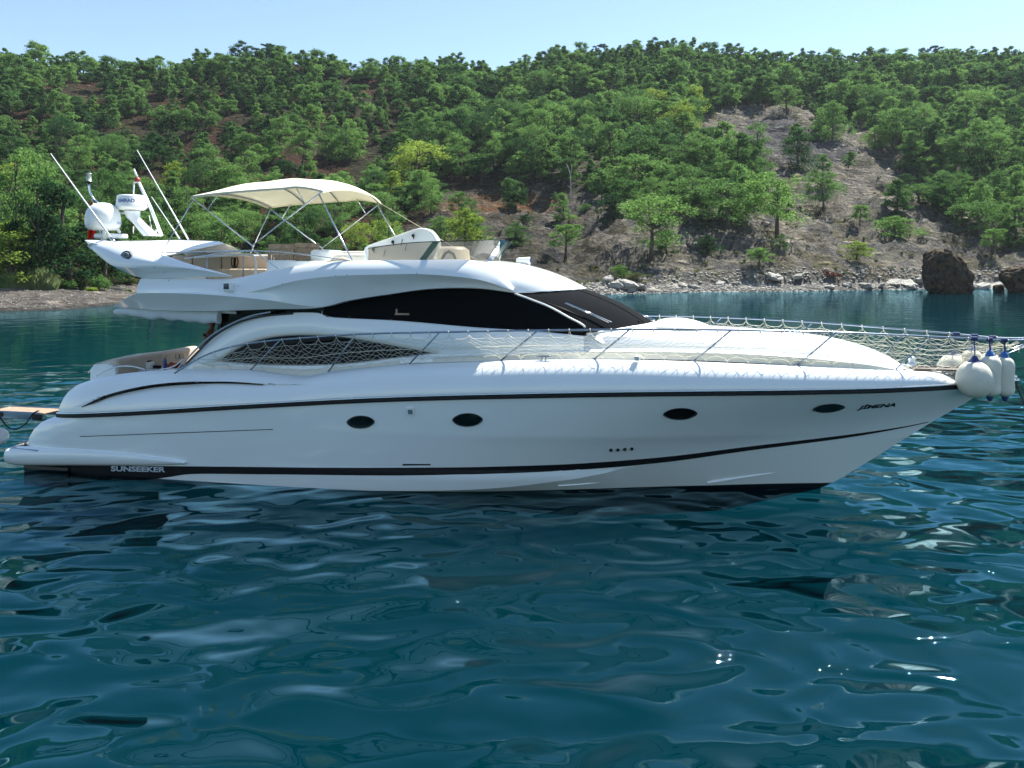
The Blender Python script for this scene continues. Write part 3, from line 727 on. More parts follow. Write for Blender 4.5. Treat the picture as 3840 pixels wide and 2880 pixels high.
# ------------------------------------------------------------------ bimini
def bim():
    root = yacht
    near = spline([L(718, 735, -1.7), L(770, 728, -1.7), L(820, 722, -1.7), L(950, 711, -1.7), L(1060, 703, -1.7), L(1108, 698, -1.7), L(1160, 703, -1.7), L(1210, 714, -1.7)], 41)
    m = MB(); rows = []
    ca = [0.02, .02]
    for j, p in enumerate(near):
        q = j/40; row = []
        cam_ = .16+.20*math.sin(math.pi*min(1, q*1.0))**.8-.05*math.sin(q*6*math.pi)*.3
        for k in range(25):
            t = -1+2*k/24; y = 1.7*t
            endp_ = .10*(1-t*t)*(q-.5)*2
            row.append((p[0]+endp_*1.0, y, p[2]+cam_*(1-abs(t)**2.3)))
        rows.append(row)
    m.loft(rows)
    low = [[(x, y, z-.012) for x, y, z in r] for r in rows]
    m.loft(low); ed = lambda g: m.loft(g)
    ed([rows[0], [(x, y, z-.06) for x, y, z in rows[0]], low[0]]); ed([rows[-1], [(x+.02, y, z-.05) for x, y, z in rows[-1]], low[-1]])
    for kk in (0, -1): ed([[r[kk] for r in rows], [(r[kk][0], r[kk][1], r[kk][2]-.045) for r in rows]])
    m.obj('bimini_canopy', CANV, yacht, sharp=50, weld=False)
    # bows under the canopy
    for j in (1, 13, 25, 39):
        mm = MB(); mm.tube([(x, y*.995, z-.03) for x, y, z in rows[j]], .014, 8); mm.obj('bimini_bow', STEEL, yacht)
    def leg(*pts, r=.014):
        mm = MB(); P = [L(a, b_, y) for a, b_, y in pts]
        mm.tube(P, r, 8); mm.obj('bimini_leg', STEEL, yacht)
        mm = MB(); mm.tube([mir(p) for p in P], r, 8); mm.obj('bimini_leg', STEEL, yacht)
    leg((719, 740, -1.7), (945, 920, -1.75), (952, 940, -1.78), (1062, 1020, -1.86), r=.016)
    leg((1210, 716, -1.7), (948, 920, -1.72), r=.016)
    leg((724, 752, -1.7), (606, 948, -1.86), r=.011)
    leg((1196, 728, -1.7), (1316, 968, -1.80), (1325, 988, -1.84), r=.016)
    leg((822, 724, -1.66), (778, 786, -1.70), r=.012)
    leg((1109, 700, -1.66), (1142, 762, -1.70), r=.012)
    mm = MB(); a = (near[-1][0], 1.7, near[-1][2]-.03); mm.tube([a, L(1700, 925, 1.2), L(1790, 975, .9)], .006, 5)
    a = (near[-1][0], -1.7, near[-1][2]-.03); mm.obj('bimini_strap', CANV, yacht)
bim()

# ------------------------------------------------------------------ flybridge rails, furniture
def tubeobj(name, pts, r, matl=STEEL, mirror=True, n=8, parent=yacht, k=None):
    P = [L(*p) for p in pts]
    if k: P = spline(P, k)
    m = MB(); m.tube(P, r, n)
    if mirror: m.tube([mir(p) for p in P], r, n)
    return m.obj(name, matl, parent)
tubeobj('flybridge_rail', [(606, 948, -1.85), (700, 945, -1.9), (800, 943, -1.9), (950, 940, -1.9), (1100, 950, -1.9), (1220, 965, -1.9), (1352, 986, -1.86)], .013, k=30)
tubeobj('flybridge_rail', [(690, 970, -1.8), (760, 960, -1.7), (850, 947, -1.7), (950, 941, -1.7)], .013, k=14, mirror=False)
tubeobj('stair_rail', [(730, 965, -1.6), (850, 958, -1.5), (930, 955, -1.5), (950, 960, -1.5), (958, 975, -1.5), (959, 1038, -1.5)], .026, GEL2, k=24, mirror=False)
for sx in (775, 912): tubeobj('rail_post', [(sx, 955, -1.0), (sx, 1045, -1.0)], .016, CHROME, mirror=False)
# far settee
def box_px(name, sx0, sx1, top_, botz, y0, y1, matl, bev=.03, parent=yacht, yref=None):
    yr_ = y0 if yref is None else yref
    a = L(sx0, top_, yr_); b_ = L(sx1, top_, yr_); m = MB(); m.box((a[0], y0, botz), (b_[0], y1, a[2]), bev=bev); return m.obj(name, matl, parent, sharp=35)
box_px('settee_back', 640, 1010, 958, 3.9, 1.45, 1.75, VINYL, .06)
box_px('settee_seat', 650, 1000, 1008, 3.88, .85, 1.46, VINYL, .06)
box_px('settee_back', 1180, 1400, 942, 3.9, 1.3, 1.7, GEL2, .08)
for sx in (720, 830): 
    p = L(sx, 985, 1.44); m = MB(); m.box((p[0]-.008, 1.43, p[2]-.18), (p[0]+.008, 1.452, p[2]+.18)); m.obj('cushion_seam', TEAKD, yacht)
tr = L(880, 982, 1.42); m = MB()
m.tube([(tr[0]+.1*math.cos(i*math.pi/10), tr[1], tr[2]+.16*math.sin(i*math.pi/10)) for i in range(21)], .012, 6); m.box((tr[0]-.03, tr[1]-.01, tr[2]-.13), (tr[0]+.03, tr[1]+.01, tr[2]+.14)); m.obj('grab_handle', RUBB, yacht)
box_px('wet_bar', 1000, 1182, 979, 3.9, -1.35, -.75, GEL, .02)
box_px('wet_bar_lid', 1003, 1075, 976, 4.66, -1.30, -.85, GEL, .01)
# helm seat
m = MB(); a = L(1184, 937, -.2); b_ = L(1262, 937, -.2); m.box((a[0], -.55, a[2]-.28), (b_[0], .25, a[2]), bev=.09); hs = m.obj('helm_seat', GEL, yacht)
m = MB(); m.box((a[0]+.05, -.5, 4.1), (b_[0]+.1, .2, a[2]-.25), bev=.05); m.obj('seat_base', VINYL, hs)
m = MB(); a = L(1290, 952, .2); m.box((a[0]-.05, -.4, 3.9), (a[0]+1.3, .9, a[2]), bev=.1); m.obj('lounge_seat', GEL2, yacht)
m = MB(); c = L(1290, 983, -1.0); m.tube([(c[0]-.25, -1.2, c[2]-.02), (c[0], -1.05, c[2]+.03), (c[0]+.3, -1.2, c[2]-.02)], [.05, .09, .05], 10); m.obj('brown_cushion', VINYL, yacht)
# helm dash with rounded upright cover
out = [(1364, 942), (1368, 928), (1384, 919), (1470, 889), (1560, 858), (1585, 855), (1612, 862), (1634, 886), (1645, 915), (1641, 948), (1628, 972), (1605, 984), (1380, 990)]
O = spline([L(a, b_, -1.05) for a, b_ in out+out[:1]], 60)[:-1]
cen = np.mean(np.array(O), axis=0)
def ins(p, k, dy): return tuple(cen+(np.array(p)-cen)*k+np.array((0, dy, 0)))
m = MB(); rws = [[ins(p, k, dy) for p in O] for k, dy in ((.97, .25), (1, .2), (1, .02), (.985, -.02), (.955, -.03), (.94, 0), (.93, .03))]
m.loft(rws, close=True); n0 = len(O)
hc = m.obj('helm_cover', GEL, yacht, sharp=50)
m = MB(); m.add([ins(p, .935, .02) for p in O]+[tuple(cen+np.array((0, .02, 0)))], [(i, (i+1) % n0, n0) for i in range(n0)]); m.add([ins(p, .97, .25) for p in O]+[tuple(cen+np.array((0, .25, 0)))], [(i, (i+1) % n0, n0) for i in range(n0)])
m.obj('cover_panel', WPL, hc, smooth=False)
for sx, sy in ((1400, 935), (1473, 907), (1549, 883)):
    m = MB(); p = L(sx, sy, -1.09); m.lathe(p, [(0, -.04), (.032, -.03), (.035, .01), (.02, .03), (0, .035)], 10); m.tube([p, (p[0]+.02, p[1], p[2]-.08)], .012, 6); m.obj('cover_latch', RUBB, hc)
for sx, sy in ((1445, 945), (1510, 905), (1525, 925)):
    m = MB(); p = L(sx, sy, -1.06); m.tube([(p[0], p[1], p[2]+.05), (p[0]-.04, p[1], p[2]-.1)], .008, 5); m.obj('cover_latch', RUBB, hc)
m = MB(); a = L(1690, 925, -.3); m.lathe((a[0], a[1], 3.9), [(.55, 0), (.5, .4), (.42, a[2]-3.9-.08), (.3, a[2]-3.9), (0, a[2]-3.9)], 24); m.obj('helm_console', GEL2, yacht)
m = MB(); c = L(1683, 962, -.9); m.tube([(c[0]-.17, c[1], c[2]-.1), (c[0]-.09, c[1], c[2]+.06), (c[0], c[1], c[2]+.11), (c[0]+.1, c[1], c[2]+.06), (c[0]+.17, c[1], c[2]-.1)], .03, 8); m.obj('console_hood', RUBB, yacht)
# smoked windscreen round the flybridge front
nt_ = [(1381, 931, -1.65), (1470, 918, -1.66), (1543, 910, -1.66), (1645, 905, -1.62), (1760, 903, -1.5)]
nb_ = [(1381, 992, -1.72), (1470, 990, -1.74), (1543, 988, -1.72), (1645, 986, -1.66), (1750, 986, -1.48)]
tA = [L(*p) for p in nt_]; bA = [L(*p) for p in nb_]
ft, fb = L(1893, 903, -.2), L(1835, 990, -.2)
tA = spline(tA+[(ft[0]-.12, -1.0, ft[2]), (ft[0], -.4, ft[2]), (ft[0]+.03, 0, ft[2])], 40); bA = spline(bA+[(fb[0]-.10, -.9, fb[2]), (fb[0], -.35, fb[2]), (fb[0]+.02, 0, fb[2])], 40)
m = MB(); m.both([tA, bA]); wsf = m.obj('flybridge_windscreen', GLASSB, yacht)
m = MB(); m.tube([(x, y, z) for x, y, z in tA+[mir(p) for p in tA[::-1][1:]]], .010, 6); m.obj('windscreen_top_edge', GLASSG, wsf)
m = MB(); a, b_, c, d = L(1650, 906, -1.63), L(1622, 906, -1.64), L(1562, 988, -1.72), L(1588, 988, -1.71); m.both([[a, b_], [d, c]]); m.obj('glass_seam', GLASSG, wsf)
m = MB(); k_ = 33; m.both([[(p[0]+.015, p[1]-.02, p[2]) for p in tA[k_:k_+5]], [(p[0]+.015, p[1]-.02, p[2]) for p in bA[k_:k_+5]]]); m.obj('glass_corner', GLASSG, wsf)
# teak chairs on flybridge (things)
def chair(sx0, sx1, st_, y, label, rz):
    a, b_ = L(sx0, st_, y), L(sx1, st_, y); wd = .50; topz = a[2]
    cx_ = (a[0]+b_[0])/2; loc = (cx_, y, 3.87)
    r_ = empty('deck_chair', W(loc), -TH+rz); tag(r_, label, 'chair', 'teak deck chairs on the flybridge')
    hgt = topz-3.87; wd = (b_[0]-a[0])
    tilt = Matrix.Rotation(R(-9), 3, 'X')
    m = MB(); zb = .45
    m.box((-wd/2, -.015, hgt-.11), (wd/2, .015, hgt), bev=.008); m.box((-wd/2, -.012, zb), (wd/2, .012, zb+.06), bev=.006)
    m.box((-wd/2, -.018, zb), (-wd/2+.045, .018, hgt-.02), bev=.006); m.box((wd/2-.045, -.018, zb), (wd/2, .018, hgt-.02), bev=.006)
    for i in range(9):
        x = -wd/2+.06+(wd-.12)*i/8; m.box((x-.025, -.008, zb+.05), (x+.025, .008, hgt-.12), bev=.003)
        if i < 8: m.box((x+.025, -.006, zb+.05), (x+.03, .0, hgt-.17))
    m.v = [tuple(tilt @ Vector(v)+Vector((0, -.07, 0))) for v in m.v]
    m.obj('backrest', TEAK, r_, smooth=False)
    m = MB(); 
    for i in range(7): m.box((-wd/2, .04+i*.065, .43), (wd/2, .095+i*.065, .45), bev=.004)
    m.obj('seat', TEAK, r_, smooth=False)
    for sx in (-1, 1):
        for (ya, yb) in ((-.02, .45), (.45, -.02)):
            m = MB(); x = sx*(wd/2-.03+.0); x2 = x+sx*.03*(1 if ya < 0 else 0)
            m.box((x2-.018, -.02, 0), (x2+.018, .02, .66), bev=.004, rot=Matrix.Rotation(math.atan2(yb-ya, .66)*-1, 3, 'X'), org=(0, 0, 0)); m.v = [(v[0], v[1]+ya, v[2]) for v in m.v]
            m.obj('leg', TEAK, r_, smooth=False)
chair(998, 1092, 913, -.35, 'weathered teak chair, left one of the pair facing away on the flybridge', 0)
chair(1098, 1188, 909, -.25, 'weathered teak chair right beside the white helm seat on the flybridge', R(4))
# searchlight
m = MB(); a, b_ = L(1940, 978, .3), L(1988, 977, .3); X = Vector(b_)-Vector(a); Mx = Matrix.Rotation(R(90), 3, 'Y')
l_ = X.length; m.lathe(a, [(0, -.02), (.055, -.02), (.075, .03), (.085, l_*.8), (.09, l_*1.0), (.085, l_*1.02)], 20, M=Mx); sl_ = m.obj('searchlight', WPL, yacht)
m = MB(); m.lathe((a[0]+l_*1.0, a[1], a[2]), [(0, 0), (.08, 0), (.085, .005)], 20, M=Mx); m.obj('searchlight_lens', GLASSC, sl_)
m = MB(); c = lerp(a, b_, .5); m.tube([(c[0], c[1], c[2]-.06), (c[0]+.02, c[1], c[2]-.28)], [.045, .07], 12); m.obj('searchlight_post', WPL, sl_)
m = MB(); m.lathe((a[0]+l_*.96, a[1]-.0, a[2]), [(0, 0), (.05, .01), (.055, .02)], 12, M=Mx); m.obj('searchlight_reflector', BLUE, sl_)
# side nav light
p = L(856, 1076, -2.14); m = MB(); m.box((p[0]-.08, p[1]-.05, p[2]-.10), (p[0]+.10, p[1]+.14, p[2]+.09), bev=.015); nl = m.obj('navigation_light', WPL, yacht)
m = MB(); m.box((p[0]-.085, p[1]-.056, p[2]-.05), (p[0]+.045, p[1]-.02, p[2]+.075), bev=.01); m.obj('light_lens', mat('dark_green_lens', (.01, .03, .06), .1), nl)
# small dark screws / drains on flybridge side
for sx, sy in ((895, 1073), (1059, 1064), (1258, 1034), (1301, 1030), (1563, 1025), (619, 1020), (632, 1052), (831, 1042), (580, 1003)):
    m = MB(); p = L(sx, sy, -2.19); m.lathe(p, [(0, -.012), (.012, 0), (0, .012)], 6); m.obj('screw_cap', RUBB, yacht)

# awning rolled under the overhang
m = MB(); pts = spline([L(436, 1170, -1.5), L(470, 1166, -1.55), L(540, 1172, -1.6), L(620, 1172, -1.6), L(700, 1180, -1.62), L(790, 1187, -1.64), L(822, 1188, -1.65)], 30); rows = []
for i, p in enumerate(pts):
    q = i/29; rh = (.07+.10*min(1, q*2.5))*(.92+.1*math.sin(i*1.3)); rw = .10
    rows.append([(p[0]+.01*math.sin(i+k), p[1]+rw*math.cos(k*math.pi/6), p[2]+rh*math.sin(k*math.pi/6)+.01*math.sin(i*.9+k)) for k in range(12)])
m.loft(rows, close=True); m.add(rows[-1], [tuple(range(12))]); m.add(rows[0], [tuple(range(12))]); m.obj('rolled_awning', mat('white_awning', (.62, .68, .70), .7, var=.06, vscale=4), yacht, sharp=60)
tubeobj('awning_rail', [(820, 1169, -1.6), (885, 1173, -1.6)], .03, WPL, mirror=False)
# dark glazed side behind the arch, saloon doors
m = MB()
pp = [L(*q) for q in ((826, 1166, -1.5), (1000, 1162, -1.5), (1216, 1153, -1.5), (1216, 1200, -1.5), (1000, 1240, -1.5), (850, 1290, -1.5), (800, 1330, -1.5))]
pp2 = [(p[0], p[1]+.02, p[2]) for p in pp]
m.both([[pp[0], pp[1], pp[2]], [pp[6], pp[5], pp[3]]]); m.obj('side_glazing', GLASSD, yacht)
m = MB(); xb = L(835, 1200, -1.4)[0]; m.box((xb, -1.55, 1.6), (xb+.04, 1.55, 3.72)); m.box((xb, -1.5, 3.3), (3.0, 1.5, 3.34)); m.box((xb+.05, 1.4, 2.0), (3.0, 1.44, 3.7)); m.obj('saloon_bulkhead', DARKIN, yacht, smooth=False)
tubeobj('arch_handrail', [(640, 1415, -1.9), (690, 1358, -1.95), (745, 1300, -1.93), (800, 1253, -1.9), (870, 1213, -1.88), (940, 1185, -1.86), (1014, 1170, -1.85)], .020, CHROME, k=30)
tubeobj('house_trim', [(660, 1402, -1.82), (700, 1362, -1.82), (745, 1316, -1.81), (800, 1264, -1.8), (860, 1225, -1.76), (920, 1200, -1.74), (1000, 1184, -1.7), (1100, 1176, -1.68)], .022, BLK, k=30)

# interior bits seen through saloon window
m = MB(); p = L(1330, 1320, -1.35); m.box((p[0]-.12, -1.38, p[2]-.35), (p[0]+.14, -1.30, p[2]+.45), bev=.03); m.obj('curtain', ORNG, yacht)
m = MB(); p = L(957, 1338, -1.35); m.lathe((p[0], -1.35, p[2]-.18), [(.16, 0), (.12, .36), (0, .36)], 20); m.obj('table_lamp', CREAMC, yacht)
m = MB(); p = L(1215, 1283, -1.3); m.box((p[0]-.15, -1.32, p[2]-.1), (p[0]+.2, -1.28, p[2]+.12)); m.obj('cabin_picture', TEAK, yacht)
m = MB(); p = L(1500, 1175, -1.45); p = LS(1500, 1178, lambda x, z: ww(x, z)-.0+.055); q = LS(1495, 1172, lambda x, z: ww(x, z)+.055)
m.box((p[0]-.12, p[1]-.003, p[2]-.02), (p[0]+.2, p[1]+.03, p[2]+.02), bev=.008); m.box((p[0]-.1, p[1]-.003, p[2]+.0), (p[0]-.06, p[1]+.02, p[2]+.11), bev=.008)
m.obj('cover_patch', TEAK, yacht)

# ------------------------------------------------------------------ side rails, stanchions, net
rail_px = [(655, 1400), (700, 1370), (730, 1352), (780, 1328), (870, 1300), (985, 1281), (1180, 1264), (1350, 1253), (1700, 1245), (2100, 1238), (2600, 1236), (3000, 1243), (3200, 1249), (3400, 1258)]
def rh(x, z): return ip(x, [(-7, 2.30), (-4, 2.38), (0, 2.38), (2, 2.30), (4, 2.12), (6, 1.78), (7, 1.52), (8, 1.24), (9, .93), (10, .60), (11.2, .18), (12, 0)])
rail = cv(rail_px, rh)+[LS(3620, 1268, rh), LS(3800, 1276, rh)]
tipx = 12.0
rail = spline(rail+[(tipx, -.04, rail[-1][2]+.06)], 150)
m = MB(); m.tube(rail+[mir(p) for p in rail[::-1]], .019, 10); m.obj('guard_rail', RAILM, yacht)
def base(x): 
    z = ip(x, [(p[0], p[2]) for p in topl]); y = ip(x, [(p[0], p[1]) for p in topl]); return (x, y+.03, z)
stan = [((540, 803), (606, 737)), ((708, 800), (768, 723)), ((883, 785), (950, 718)), ((1080, 778), (1162, 712)), ((1282, 776), (1360, 711)), ((1497, 779), (1580, 713)), ((1720, 787), (1806, 719)), ((1932, 797), (2012, 726)), ((2085, 812), (2182, 736))]
def rnear(x):
    return tuple(ip(x, [(p[0], p[c]) for p in rail]) for c in range(3))
for i, ((bx, by), (tx, ty)) in enumerate(stan):
    b0 = LS(bx*1.736, by*1.736, lambda x, z: -ip(x, [(p[0], p[1]) for p in topl])-.03) if i < 8 else (9.9, -.22, base(9.9)[2])
    t0 = LS(tx*1.736, ty*1.736, rh) if i < 8 else rnear(11.7); t0 = rnear(t0[0])
    b0 = (b0[0], b0[1], ip(b0[0], [(p[0], p[2]) for p in topl])-.01)
    for f in (lambda p: p, mir):
        mm = MB(); mm.tube([f(b0), f(t0)], .016, 8); so_ = mm.obj('stanchion', RAILM, yacht)
        mm = MB(); bb = f(b0); mm.lathe((bb[0], bb[1], bb[2]-.01), [(0, 0), (.035, 0), (.03, .03), (.016, .05)], 10); mm.obj('stanchion_foot', STEEL, so_)
# net
def net():
    x0, x1 = rnear(LS(740, 1350, rh)[0])[0]+.0, 11.3
    pitch = .40
    def topP(x):
        p = rnear(x); ph = ((x-x0)/pitch) % 1; sag = .13*(1-(2*ph-1)**4)**.8*.9
        return (x, p[1]+.01, p[2]-.03-sag)
    def botP(x):
        b0 = base(min(x, 9.9)); ph = ((x-x0)/pitch+.5) % 1; up = .10*(1-(2*ph-1)**4)*.9
        if x > 9.6:
            q = (x-9.6)/(x1+.3-9.6); r_ = rnear(x); b0 = (x, lerp(b0, r_, q)[1], b0[2]+(r_[2]-b0[2])*q*.9)
        hh_ = min(1, max(.0, (x-x0)/1.8))
        r_ = rnear(x); z = b0[2]+.02+up
        return (x, b0[1]-.03, min(z, r_[2]-.12) if x < 9.6 else z)
    def P(x, t):
        a, b_ = topP(x), botP(x); p = lerp(a, b_, t); return (p[0], p[1]+.02*math.sin(x*3+t*2), p[2]+.008*math.sin(x*9+t*5))
    d = .19; n = int((x1-x0)/d); NT = 18
    m = MB()
    for i in range(-12, n+12):
        for sg in (1, -1):
            pts = []
            for k in range(NT+1):
                t = k/NT; x = x0+d*i+sg*d*t*5.2
                if x0 <= x <= x1: pts.append(P(x, t))
                elif pts: break
            if len(pts) > 1:
                m.tube(pts, .0036, 3, cap=False); m.tube([mir(p) for p in pts], .0036, 3, cap=False)
    # head rope, foot rope, lashings and middle line
    xs = np.linspace(x0, x1, 500)
    for f in (lambda p: p, mir):
        m.tube([f(topP(x)) for x in xs], .005, 3, cap=False); m.tube([f(botP(x)) for x in xs], .005, 3, cap=False)
        m.tube([f((x, lerp(rnear(x), base(min(x, 9.9)), .52)[1], rnear(x)[2]+(base(min(x, 9.9))[2]-rnear(x)[2])*(.52 if x < 9.6 else .52*max(0, 1-(x-9.6)/2.4)))) for x in np.linspace(x0, 11.2, 60)], .006, 4)
        k = 0; x = x0
        while x < x1:
            r_ = rnear(x); tp_ = topP(x)
            m.tube([f((x, r_[1]-.024, r_[2]-.02)), f((x, r_[1]-.02, r_[2]+.026)), f((x, r_[1]+.024, r_[2]+.01)), f((x, r_[1], r_[2]-.03)), f((x+.02, tp_[1], tp_[2]-.03))], .009, 4)
            bb = botP(x+pitch/2); m.tube([f(bb), f((bb[0], base(min(bb[0], 9.9))[1], base(min(bb[0], 9.9))[2] if x < 9.4 else bb[2]-.03))], .007, 4)
            x += pitch
    m.obj('safety_net', ROPE, yacht, weld=False)
net()
# lifeline stub
tubeobj('short_lifeline', [(728, 1350, -2.3), (790, 1348, -2.2), (850, 1345, -2.2)], .008, mirror=False)
# stern quarter rails
tubeobj('stern_rail', [(362, 1410, -1.95), (400, 1388, -1.95), (450, 1374, -1.95), (500, 1375, -1.95), (545, 1386, -1.95)], .016, k=20)
tubeobj('stern_rail', [(600, 1387, -1.9), (640, 1378, -1.9), (655, 1372, -1.9), (690, 1345, -1.9)], .014, k=12)

# ------------------------------------------------------------------ cockpit furniture and things
def lbox(name, a, b_, matl, bev=.03, parent=yacht): m = MB(); m.box(a, b_, bev=bev); return m.obj(name, matl, parent, sharp=40)
sa = L(316, 1420, -1.4)
m = MB(); rows = []
for k in range(17):
    q = -1+2*k/16; y = 1.75*q; xo = -8.75+.25*abs(q)**3
    zt = 2.42-.05*abs(q)
    rows.append([(xo-.10, y, 2.0), (xo-.10, y, zt-.12), (xo, y, zt), (xo+.25, y, zt+.03), (xo+.50, y, zt-.02), (xo+.56, y, zt-.12), (xo+.56, y, 1.9)])
m.loft(rows); m.add(rows[0], [tuple(range(7))]); m.add(rows[-1], [tuple(range(7))])
m.obj('aft_coaming', GEL, yacht, sharp=45)
tubeobj('aft_grab_rail', [(330, 1397, -.9), (360, 1372, -.9), (395, 1359, -.9), (412, 1362, -.9)], .014, k=14)
lbox('cockpit_seat_back', (-8.25, -1.6, 1.8), (-8.0, 1.6, 2.48), VINYL, .08)
lbox('cockpit_seat', (-8.02, -1.6, 1.57), (-7.4, 1.6, 2.02), VINYL, .06)
lbox('cockpit_side_seat', (-7.9, 1.45, 1.57), (-5.2, 1.95, 2.46), VINYL, .08)
tubeobj('side_grab_rail', [(541, 1342, 1.7), (560, 1334, 1.7), (600, 1331, 1.7), (645, 1334, 1.7)], .016, WPL, mirror=False, k=12)
tz = L(560, 1378, -.3)[2]; ta, tb = L(480, 1378, -.5)[0], L(668, 1378, -.5)[0]
tb_ = lbox('cockpit_table', (ta, -.9, tz-.04), (tb, .55, tz), WPL, .015)
for x in (ta+.5, tb-.4):
    m = MB(); m.tube([(x, -.2, 1.57), (x, -.2, tz-.03)], .035, 10); m.obj('table_leg', STEEL, tb_)
def thing_mesh(name, m, matl, loc, label, cat, group=None, sharp=40):
    o = m.obj(name, matl, None, sharp=sharp); o.location = W(loc); o.rotation_euler = (0, 0, -TH); tag(o, label, cat, group); return o
# bottle
loc = (L(619, 1370, -.55)[0], -.55, tz); e_ = empty('bottle', W(loc), -TH); tag(e_, 'dark blue bottle with a brown cap standing on the cockpit table', 'bottle')
m = MB(); m.lathe((0, 0, 0), [(0, 0), (.036, 0), (.038, .02), (.038, .2), (.02, .26), (.016, .3), (0, .3)], 16); m.obj('body', mat('dark_blue_glass', (.02, .06, .25), .2), e_)
m = MB(); m.lathe((0, 0, .28), [(.02, 0), (.022, .06), (0, .065)], 12); m.obj('cap', TEAK, e_)
for i, (sx, lab) in enumerate(((665, 'clear wine glass on the cockpit table, further from the house side'), (681, 'clear wine glass on the cockpit table, nearest the curved house side'))):
    loc = (L(sx, 1350, .2)[0], .2, tz); m = MB()
    m.lathe((0, 0, 0), [(0, 0), (.045, .002), (.04, .008), (.006, .015), (.006, .12), (.03, .14), (.052, .19), (.05, .25), (.042, .3), (.04, .3), (.047, .25), (.048, .19), (.02, .145), (0, .14)], 20)
    thing_mesh('wine_glass', m, GLASSC, loc, lab, 'glass', 'wine glasses on the cockpit table', sharp=80)
loc = (L(547, 1375, -.5)[0], -.5, tz); e_ = empty('storage_box', W(loc), -TH); tag(e_, 'small white box with a dark lid at the aft end of cockpit table', 'box')
m = MB(); m.box((-.16, -.12, 0), (.16, .12, .16), bev=.02); m.obj('box_body', WPL, e_, sharp=40)
m = MB(); m.box((-.10, -.08, .161), (.10, .08, .20), bev=.015); m.obj('box_lid', RUBB, e_, sharp=40)
loc = (L(645, 1362, -.2)[0], -.15, tz); m = MB(); bm = bmesh.new(); bmesh.ops.create_icosphere(bm, subdivisions=4, radius=1)
for v in bm.verts:
    n_ = noise.fractal(v.co*2.2, 1, 2, 4); v.co = Vector((v.co.x*.26*(1+.2*n_), v.co.y*.16*(1+.2*n_), max(0, v.co.z*.10*(1+.7*n_))))
m.bm(bm); thing_mesh('towel', m, mat('rust_red_cloth', (.35, .07, .03), .9, var=.2), loc, 'crumpled rust red towel lying on the cockpit table', 'towel')
loc = (L(580, 1368, -.45)[0], -.4, tz); m = MB(); m.box((-.12, -.06, 0), (.12, .06, .07), bev=.02); thing_mesh('camera_case', m, RUBB, loc, 'small black case lying beside white box on the cockpit table', 'case')
loc = (L(521, 1373, -.3)[0], -.25, tz); m = MB(); m.lathe((0, 0, 0), [(0, 0), (.05, 0), (.045, .10), (.015, .16), (0, .17)], 14); thing_mesh('jug', m, NAVY, loc, 'small dark conical jug at the aft edge of cockpit table', 'jug')

# ------------------------------------------------------------------ hull fittings
def porth(cx, cy, w_, h_, rot, lab=None):
    root = empty('porthole', (0, 0, 0), 0, yacht)
    if lab: root['label'] = lab
    def lens(k, off, n=40):
        out = []
        for i in range(n):
            a = 2*math.pi*i/n; c, s = math.cos(a), math.sin(a)
            x = math.copysign(abs(c)**.95, c)*w_/2*k; y = -s*h_/2*k*(1-.25*abs(c)**3)
            cr, sr_ = math.cos(R(rot)), math.sin(R(rot)); out.append(HP(cx+x*cr+y*sr_, cy-x*sr_+y*cr, off))
        return out
    a, b_, c, d = lens(1.04, .0), lens(1.0, .022), lens(.93, .024), lens(.90, .006)
    m = MB(); 
    for A_, B_ in ((a, b_), (b_, c), (c, d)): m.loft([A_+[A_[0]], B_+[B_[0]]])
    m.obj('rim', BLK, root, sharp=60)
    m = MB(); m.add(d+[HP(cx, cy, .008)], [(i, (i+1) % 40, 40) for i in range(40)]); m.obj('glass', GLASSD_SOLID, root)
    m = MB(); lw = [p for i, p in enumerate(lens(1.03, .02)) if 20 <= i <= 39]; m.tube(lw, .007, 5); m.obj('chrome_edge', STEEL, root)
GLASSD_SOLID = mat('black_window_glass', (.004, .005, .005), .08, var=.1)
porth(1352, 1583, 103, 48, 1); porth(1753, 1575, 112, 50, 1); porth(2551, 1553, 125, 44, 2); porth(3108, 1532, 120, 33, 5)
def hpatch(name, pts, off, matl, parent=yacht, thick=.03):
    P = [HP(a, b_, off) for a, b_ in pts]; n = len(P); c = tuple(np.mean(np.array(P), axis=0)); m = MB()
    m.add(P+[c], [(i, (i+1) % n, n) for i in range(n)]); m.loft([P+P[:1], [(p[0], p[1]+thick, p[2]) for p in P+P[:1]]]); return m.obj(name, matl, parent, sharp=30)
hv = hpatch('hull_vent', [(1522, 1531), (1551, 1530), (1553, 1557), (1526, 1559)], .03, WPL)
hpatch('vent_mesh', [(1529, 1537), (1546, 1536), (1548, 1553), (1531, 1554)], .034, CHROME, hv, .01)
hpatch('exhaust_slot', [(1510, 1740), (1614, 1740), (1614, 1745), (1510, 1746)], .006, BLK)
for sx, sy in ((2291, 1688), (2317, 1687), (2343, 1685), (2369, 1683)):
    p = HP(sx, sy, .01); m = MB(); Mx = Matrix.Rotation(R(90), 3, 'X'); m.lathe(p, [(.034, -.03), (.034, .015), (.026, .022), (.02, .01), (0, .008)], 16, M=Mx); m.obj('through_hull', RUBB, yacht)
m = MB(); m.tube([HP(300+(1023-300)*i/30, 1637+(1610-1637)*i/30, .003) for i in range(31)], .008, 5); m.obj('spray_line', RUBB, yacht)
